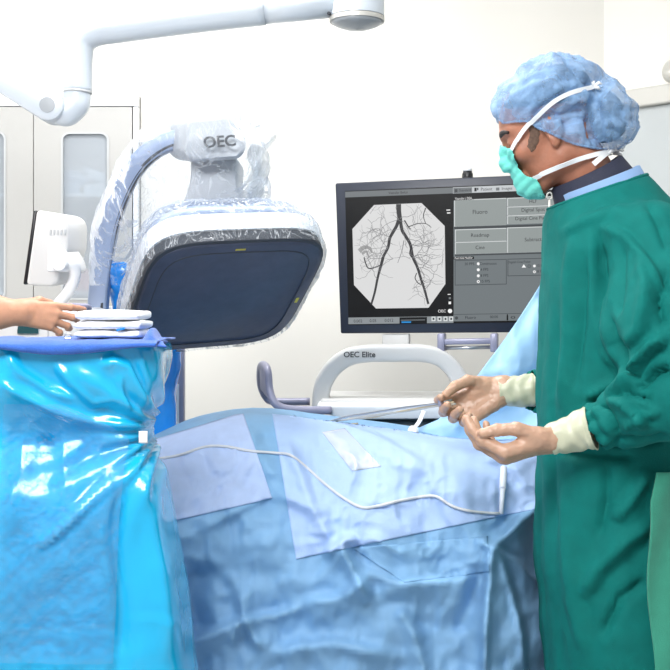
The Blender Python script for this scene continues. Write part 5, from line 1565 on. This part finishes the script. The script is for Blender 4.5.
for dx_, dz_ in ((0.016, 0.004), (0.012, -0.006), (-0.004, 0.006)):
    mb.add(*sweep([kn2 + np.array([0, -0.004, 0]), kn2 + np.array([dx_ * 0.6, -0.010, dz_ + 0.003]), kn2 + np.array([dx_, -0.007, dz_])], [0.003, 0.0035, 0.002], 10))
mb.build('tie_knot', M['ties'], mk)

# collars: navy lead collar and light blue shirt collar inside the neckline
def collar(name, m, fr, bk, side, low, hgt, th, lean, drop=0.02):
    C0 = (W(*fr, YS) + W(*bk, YS)) / 2; A_ = (W(*bk, YS) - W(*fr, YS)) / 2
    up_ = nrm(np.cross(A_, np.array([0, 1.0, 0]))); up_ = up_ if up_[2] > 0 else -up_
    rings = []
    for k in range(72):
        q = 2 * math.pi * k / 72
        dirv = A_ * math.cos(q) + np.array([0, side, 0]) * math.sin(q)
        base = C0 + dirv - up_ * drop * abs(math.sin(q)) + up_ * low
        inn = nrm(dirv)
        top = base + up_ * hgt - inn * lean
        rings.append(np.array([base + inn * th / 2, top + inn * th / 2, top + up_ * th * 0.3, top - inn * th / 2, base - inn * th / 2]))
    rings.append(rings[0])
    V, Fc = loft(rings, True, False)
    return build(name, V, [f[::-1] for f in Fc], m, sg, sharp=60)
collar('shirt_collar', M['undershirt'], (558, 206), (641, 174), 0.108, -0.010, 0.028, 0.006, 0.004, 0.004)
collar('lead_collar', M['navy'], (557, 203), (628, 168), 0.086, -0.002, 0.032, 0.010, 0.008, 0.006)
# strap of the apron on the shoulder
aps = [W(628, 173, 2.24), W(635, 175, 2.235), W(643, 180, 2.235), W(650, 188, 2.23)]
build('apron_strap', *sweep(smooth_path(aps, 6), 0.011, sec=rrect_sec(0.9, 0.5, 0.3), up=(0, -1, 0)), M['navy'], sg)
# bound edge of the neckline
C0 = (NF + NBk) / 2 - NV * 0.001; dA = nrm(NBk - NF)
bind = []
for q_ in np.linspace(0, 2 * math.pi, 90):
    dv = dA * math.cos(q_) + np.array([0, 1.0, 0]) * math.sin(q_)
    rs = np.linspace(0, 0.3, 300); v = gown_sdf(C0 + rs[:, None] * dv); k = np.argmax(v > 0); bind.append(C0 + rs[k] * dv)
bind = np.array(bind)
for _ in range(2): bind[1:-1] = (bind[:-2] + 2 * bind[1:-1] + bind[2:]) / 4
build('neck_binding', *sweep(list(bind), 0.0042, 10, cap=False), M['gown'], sg)
# lighter back flap of the gown
G = []
for v in np.linspace(0, 1, 40):
    row = []
    for u in np.linspace(0, 1, 18):
        py_ = 470 + v * 220; xl_ = np.interp(py_, [470, 500, 560, 620, 700], [652, 643, 644, 647, 650]); px_ = xl_ + u * 34
        h_ = hit(px_, py_, gown_sdf, 1.85, 2.5)
        row.append(h_ + np.array([0.004 * math.sin(v * 9), -0.016 - 0.006 * math.sin(v * 7 + u * 4) - 0.012 * (1 - u), 0]))
    G.append(np.array(row))
V, Fc = loft(G, False, False)
solidify(lab(build('back_flap', V, [f[::-1] for f in Fc], M['gown_back'], sg), 'lighter green back flap of the gown'), 0.003, 1)
for y_ in (2.195, 2.405):
    build('shoe', *lathe((0.54, y_, 0.045), (1, 0, 0), [(0, -0.15), (0.030, -0.13), (0.046, -0.06), (0.044, 0.02), (0.040, 0.09), (0.030, 0.11), (0, 0.115)], 24), M['shoe'], sg)

# gloves
for nm, Hd, cuffpts, lbl in (('left', HL, [(591, 428, 2.080, 0.0415), (583, 430, 2.085, 0.0375), (574, 433, 2.09, 0.0350), (564, 436, 2.094, 0.0325), (555, 438.5, 2.098, 0.0295), (549, 440.5, 2.10, 0.0275)], 'cream glove on the nearer hand, palm turned up'),
                             ('right', HR, [(533, 390, 2.475, 0.0365), (526, 390.5, 2.473, 0.0360), (516, 391, 2.472, 0.0345), (506, 391, 2.471, 0.0320), (497, 391.5, 2.470, 0.0290)], 'cream glove on the farther hand, holding the wires')):
    f, lo, hi = Hd[0], Hd[1], Hd[2]
    V, Q = cloud(f, lo, hi, 0.0017)
    V = relax(V, Q, 1)
    N_ = vnormals(V, Q)
    V = V + N_ * (0.0007 * ridged(V * 70, 2) + 0.0006 * fbm(V * 160, 1))[:, None]
    gl = lab(build('surgical_glove', V, Q, M['glove'], sg), lbl)
    path = smooth_path([W(x, y, Y_) for x, y, Y_, _ in cuffpts], 10)
    rads = np.interp(np.linspace(0, 1, len(path)), np.linspace(0, 1, len(cuffpts)), [c[3] for c in cuffpts])
    V, Fc = sweep(path, list(rads), 56, cap=False)
    V = np.array(V); n_ = 56
    for i in range(len(path)):
        for j in range(n_):
            k = i * n_ + j; t_ = i / (len(path) - 1); q_ = 2 * math.pi * j / n_
            dirv = nrm(V[k] - path[i])
            V[k] = V[k] + dirv * (0.0011 * math.sin(t_ * 22 + 2.4 * math.sin(q_ * 2 + 1) + 1.1 * q_) * (1 if t_ > 0.06 else 0.1) + 0.0012 * math.sin(q_ * 5 + t_ * 9)) * (1 - 0.4 * t_)
    cf = build('glove_cuff', V, Fc, M['glove_cuff'], gl); solidify(cf, 0.0012, 0)
    rp_ = [np.array(V[j]) for j in range(n_)] + [np.array(V[0])]
    build('cuff_roll', *sweep(rp_, 0.0018, 8, cap=False), M['glove_cuff'], cf)

# wires held in the farther hand
hold = W(440, 402.5, 2.42)
wires = [('guide_wire', 'upper grey guide wire running from the gloved hand to the left', M['steel'], 0.0026, [(452, 400, 2.42), (436, 403.5, 2.42), (405, 407.5, 2.50), (370, 413, 2.60), (345, 417, 2.66), (330, 421.5, 2.70)]),
         ('guide_wire', 'lower grey guide wire just under the upper one', M['alu'], 0.0022, [(456, 404, 2.42), (438, 406, 2.42), (408, 411, 2.50), (378, 415, 2.58), (352, 419, 2.65), (336, 421, 2.69)]),
         ('catheter', 'thin beige catheter curling at its left end above the drape', M['beige'], 0.0020, [(454, 402, 2.42), (437, 405, 2.425), (400, 411.5, 2.52), (372, 417.5, 2.62), (350, 419, 2.67), (338, 421, 2.70), (332, 423.5, 2.70), (340, 425, 2.69), (358, 423.5, 2.68)])]
for nm, lb, m_, r_, pts in wires:
    o = build(nm, *sweep(smooth_path([W(*p) for p in pts], 8), r_, 10), m_); WL[o.name] = np.zeros(3)
    tag(o, lb, 'wire' if nm == 'guide_wire' else 'catheter')
o = thing('torque_clip', 'tiny grey clip on the wires at the thumb tip', 'clip', W(439, 402, 2.40))
build('clip_body', *sweep([W(439, 398.5, 2.405), W(440.5, 406, 2.405)], 0.0042, 12), M['lav_metal'], o, sharp=40)
build('clip_cap', *sweep([W(438.9, 398, 2.405), W(439, 398.8, 2.405)], 0.0052, 12), M['steel'], o, sharp=40)

# ------------------------------------------------------------------ assistant at the left edge
pa = thing('person', 'person reaching in from the left edge, bare forearm and hand on a grey lever', 'person', (-1.2, 2.3, 0))
WA = HA[5]((-0.02, 0, 0)); EA = np.array([-0.93, 2.22, 1.215]); SA = np.array([-1.16, 2.10, 1.42])
def rot_head(P, O_): return P - O_
OA = np.array([-1.20, 2.30, 1.60])
def person_sdf(P):
    d = HA[0](P)
    d = smin(d, cone(P, HA[5]((0.0, 0, 0)), EA, 0.0255, 0.044), 0.012)
    d = smin(d, cone(P, HA[5]((-0.07, 0, -0.0)), (WA + EA) / 2, 0.030, 0.043), 0.02)
    d = smin(d, cone(P, EA, SA, 0.044, 0.056), 0.02)
    S2 = np.array([-1.20, 2.50, 1.42]); E2 = np.array([-1.18, 2.58, 1.12]); W2 = np.array([-1.02, 2.52, 0.98])
    d = smin(d, cone(P, S2, E2, 0.056, 0.044), 0.03); d = smin(d, cone(P, E2, W2, 0.042, 0.028), 0.02)
    d = smin(d, ell(P, W2 + np.array([0.06, -0.01, -0.03]), (0.055, 0.022, 0.04)), 0.02)
    d = smin(d, ell(P, (-1.22, 2.30, 1.22), (0.13, 0.19, 0.28)), 0.05)
    d = smin(d, ell(P, (-1.22, 2.30, 0.95), (0.13, 0.18, 0.16)), 0.05)
    d = smin(d, cone(P, (-1.22, 2.30, 1.40), (-1.20, 2.30, 1.56), 0.062, 0.056), 0.03)
    d = smin(d, ell(P, OA + np.array([0, 0, 0.06]), (0.098, 0.077, 0.095)), 0.02)
    d = smin(d, ell(P, OA + np.array([0.045, 0, 0.0]), (0.058, 0.062, 0.095)), 0.02)
    d = smin(d, cone(P, OA + np.array([0.10, 0, 0.02]), OA + np.array([0.118, 0, -0.025]), 0.008, 0.012), 0.008)
    for s_ in (-1, 1):
        d = smin(d, ell(P, OA + np.array([0.0, 0.079 * s_, 0.0]), (0.018, 0.010, 0.032)), 0.006)
        d = smax(d, -ell(P, OA + np.array([0.105, 0.032 * s_, 0.012]), (0.014, 0.014, 0.010)), 0.008)
        hp_, kn_, an_ = np.array([-1.22, 2.30 + .09 * s_, 0.88]), np.array([-1.20, 2.30 + .095 * s_, 0.48]), np.array([-1.23, 2.30 + .1 * s_, 0.09])
        l = smin(cone(P, hp_, kn_, 0.085, 0.058), cone(P, kn_, an_, 0.056, 0.040), 0.03)
        l = smin(l, cone(P, an_ + np.array([-0.02, 0, -0.04]), an_ + np.array([0.15, 0, -0.055]), 0.036, 0.026), 0.02)
        d = smin(d, l, 0.03)
    return d
lo, hi = HA[1], HA[2]
pb = build('body', *surfnet(person_sdf, axis_pts(-1.42, hi[0], 0.012, (-0.80, hi[0]), 0.0021), axis_pts(1.96, 2.72, 0.012, (lo[1], hi[1]), 0.0022), axis_pts(-0.02, 1.80, 0.014, (lo[2], hi[2]), 0.0021)), M['skin2'], pa)
for k, (c, d, n) in enumerate(HA[4]):
    s_ = nrm(np.cross(d, n)); ring = []
    mb = MB()
    V, Fc = lathe(c, n, [(0, -0.001), (0.0045, -0.001), (0.0042, 0.0006), (0, 0.001)], 14, ref=d)
    V = [np.array(v) + d * ((np.array(v) - c) @ d) * 0.25 for v in V]
    build('finger_nail', V, Fc, M['nail'], pb)
def scrub_base(P): return person_sdf(P) - 0.014 - 0.004 * vnoise(P * 14)
def scrub_clip(P):
    top = np.maximum(P[:, 2] - 1.47 + 0.25 * np.maximum(0, P[:, 0] + 1.2), 0.82 - P[:, 2])
    arm_ = np.maximum((P - (EA * 0.35 + SA * 0.65)) @ nrm(EA - SA), -1)
    far_ = np.where(P[:, 1] > 2.3, np.maximum(1.24 - P[:, 2], -1) * (P[:, 1] > 2.515), -1)
    return np.maximum(np.maximum(top, np.where(P[:, 1] < 2.28, arm_, -1)), far_)
ax3 = (axis_pts(-1.46, -0.88, 0.013), axis_pts(1.96, 2.74, 0.013), axis_pts(0.0, 1.62, 0.013))
solidify(build('scrub_top', *clip_shell(scrub_base, scrub_clip, *ax3), M['scrub'], pa), 0.002, 1)
solidify(build('scrub_trousers', *clip_shell(lambda P: person_sdf(P) - 0.010, lambda P: np.maximum(np.maximum(P[:, 2] - 0.92, 0.13 - P[:, 2]), np.abs(P[:, 1] - 2.3) - 0.245), *ax3), M['scrub'], pa), 0.002, 1)
solidify(build('hair', *clip_shell(lambda P: smin(ell(P, OA + np.array([0, 0, 0.06]), (0.098, 0.077, 0.095)), ell(P, OA + np.array([0.045, 0, 0.0]), (0.058, 0.062, 0.095)), 0.02) - 0.006, lambda P: (OA[2] + np.interp(P[:, 0] - OA[0], [-0.1, -0.03, 0.02, 0.08], [-0.04, -0.03, 0.03, 0.11])) - P[:, 2],
      axis_pts(-1.33, -1.06, 0.008), axis_pts(2.18, 2.42, 0.008), axis_pts(1.5, 1.80, 0.008)), M['hair'], pa), 0.003)
for s_ in (-1, 1):
    build('shoe', *lathe((-1.17, 2.30 + .1 * s_, 0.045), (1, 0, 0), [(0, -0.11), (0.030, -0.10), (0.042, -0.05), (0.046, 0.02), (0.042, 0.09), (0.030, 0.13), (0, 0.14)], 24), M['shoe'], pa)

# ------------------------------------------------------------------ camera and light
cam = bpy.data.cameras.new('camera'); co = bpy.data.objects.new('camera', cam); COL.objects.link(co)
cam.sensor_width = 36.0; cam.lens = F / 670.0 * 36.0
co.location = (0, 0, CZ); co.rotation_euler = (math.pi / 2, 0, 0)
cam.shift_x = 0.0; cam.shift_y = -(335.0 - HY) / 670.0
SC.camera = co
w = bpy.data.worlds.new('world'); SC.world = w; w.use_nodes = True
w.node_tree.nodes['Background'].inputs['Color'].default_value = (0.93, 0.96, 1.0, 1)
w.node_tree.nodes['Background'].inputs['Strength'].default_value = 0.5
def area(name, loc, target, sx, sy, power, col=(1, 1, 1)):
    l = bpy.data.lights.new(name, 'AREA'); l.shape = 'RECTANGLE'; l.size = sx; l.size_y = sy; l.energy = power; l.color = col
    o = bpy.data.objects.new(name, l); COL.objects.link(o); o.location = loc
    o.rotation_euler = (Vector(target) - Vector(loc)).to_track_quat('-Z', 'Y').to_euler()
    return o
area('unseen_overhead_light', (-0.7, 0.3, 2.75), (-0.2, 2.4, 0.8), 1.3, 0.9, 84)  # unseen front fill, added to brighten front faces and give the plastic highlights
area('unseen_overhead_light', (-0.9, 2.9, CEIL - 0.05), (-0.5, 4.0, 0.6), 1.6, 0.6, 26)  # unseen wall wash, added to whiten the left of the back wall
area('unseen_overhead_light', (0.7, 1.9, CEIL - 0.05), (0.4, 2.5, 0.0), 0.8, 0.8, 5)
area('added_top_light', (-0.1, 3.0, 2.75), (-0.05, 2.65, 1.0), 0.5, 0.5, 26)  # unseen top light, added to highlight the drape crest and gloves
area('added_left_fill', (-3.0, 2.7, 1.5), (0.2, 4.0, 0.9), 1.6, 1.4, 26, (0.96, 0.98, 1.0))  # side fill added to brighten the lower left wall, no window here
SC.view_settings.view_transform = 'Standard'; SC.view_settings.look = 'None'
SC.view_settings.exposure = 0.02; SC.view_settings.gamma = 1.0; SC.view_settings.use_curve_mapping = False
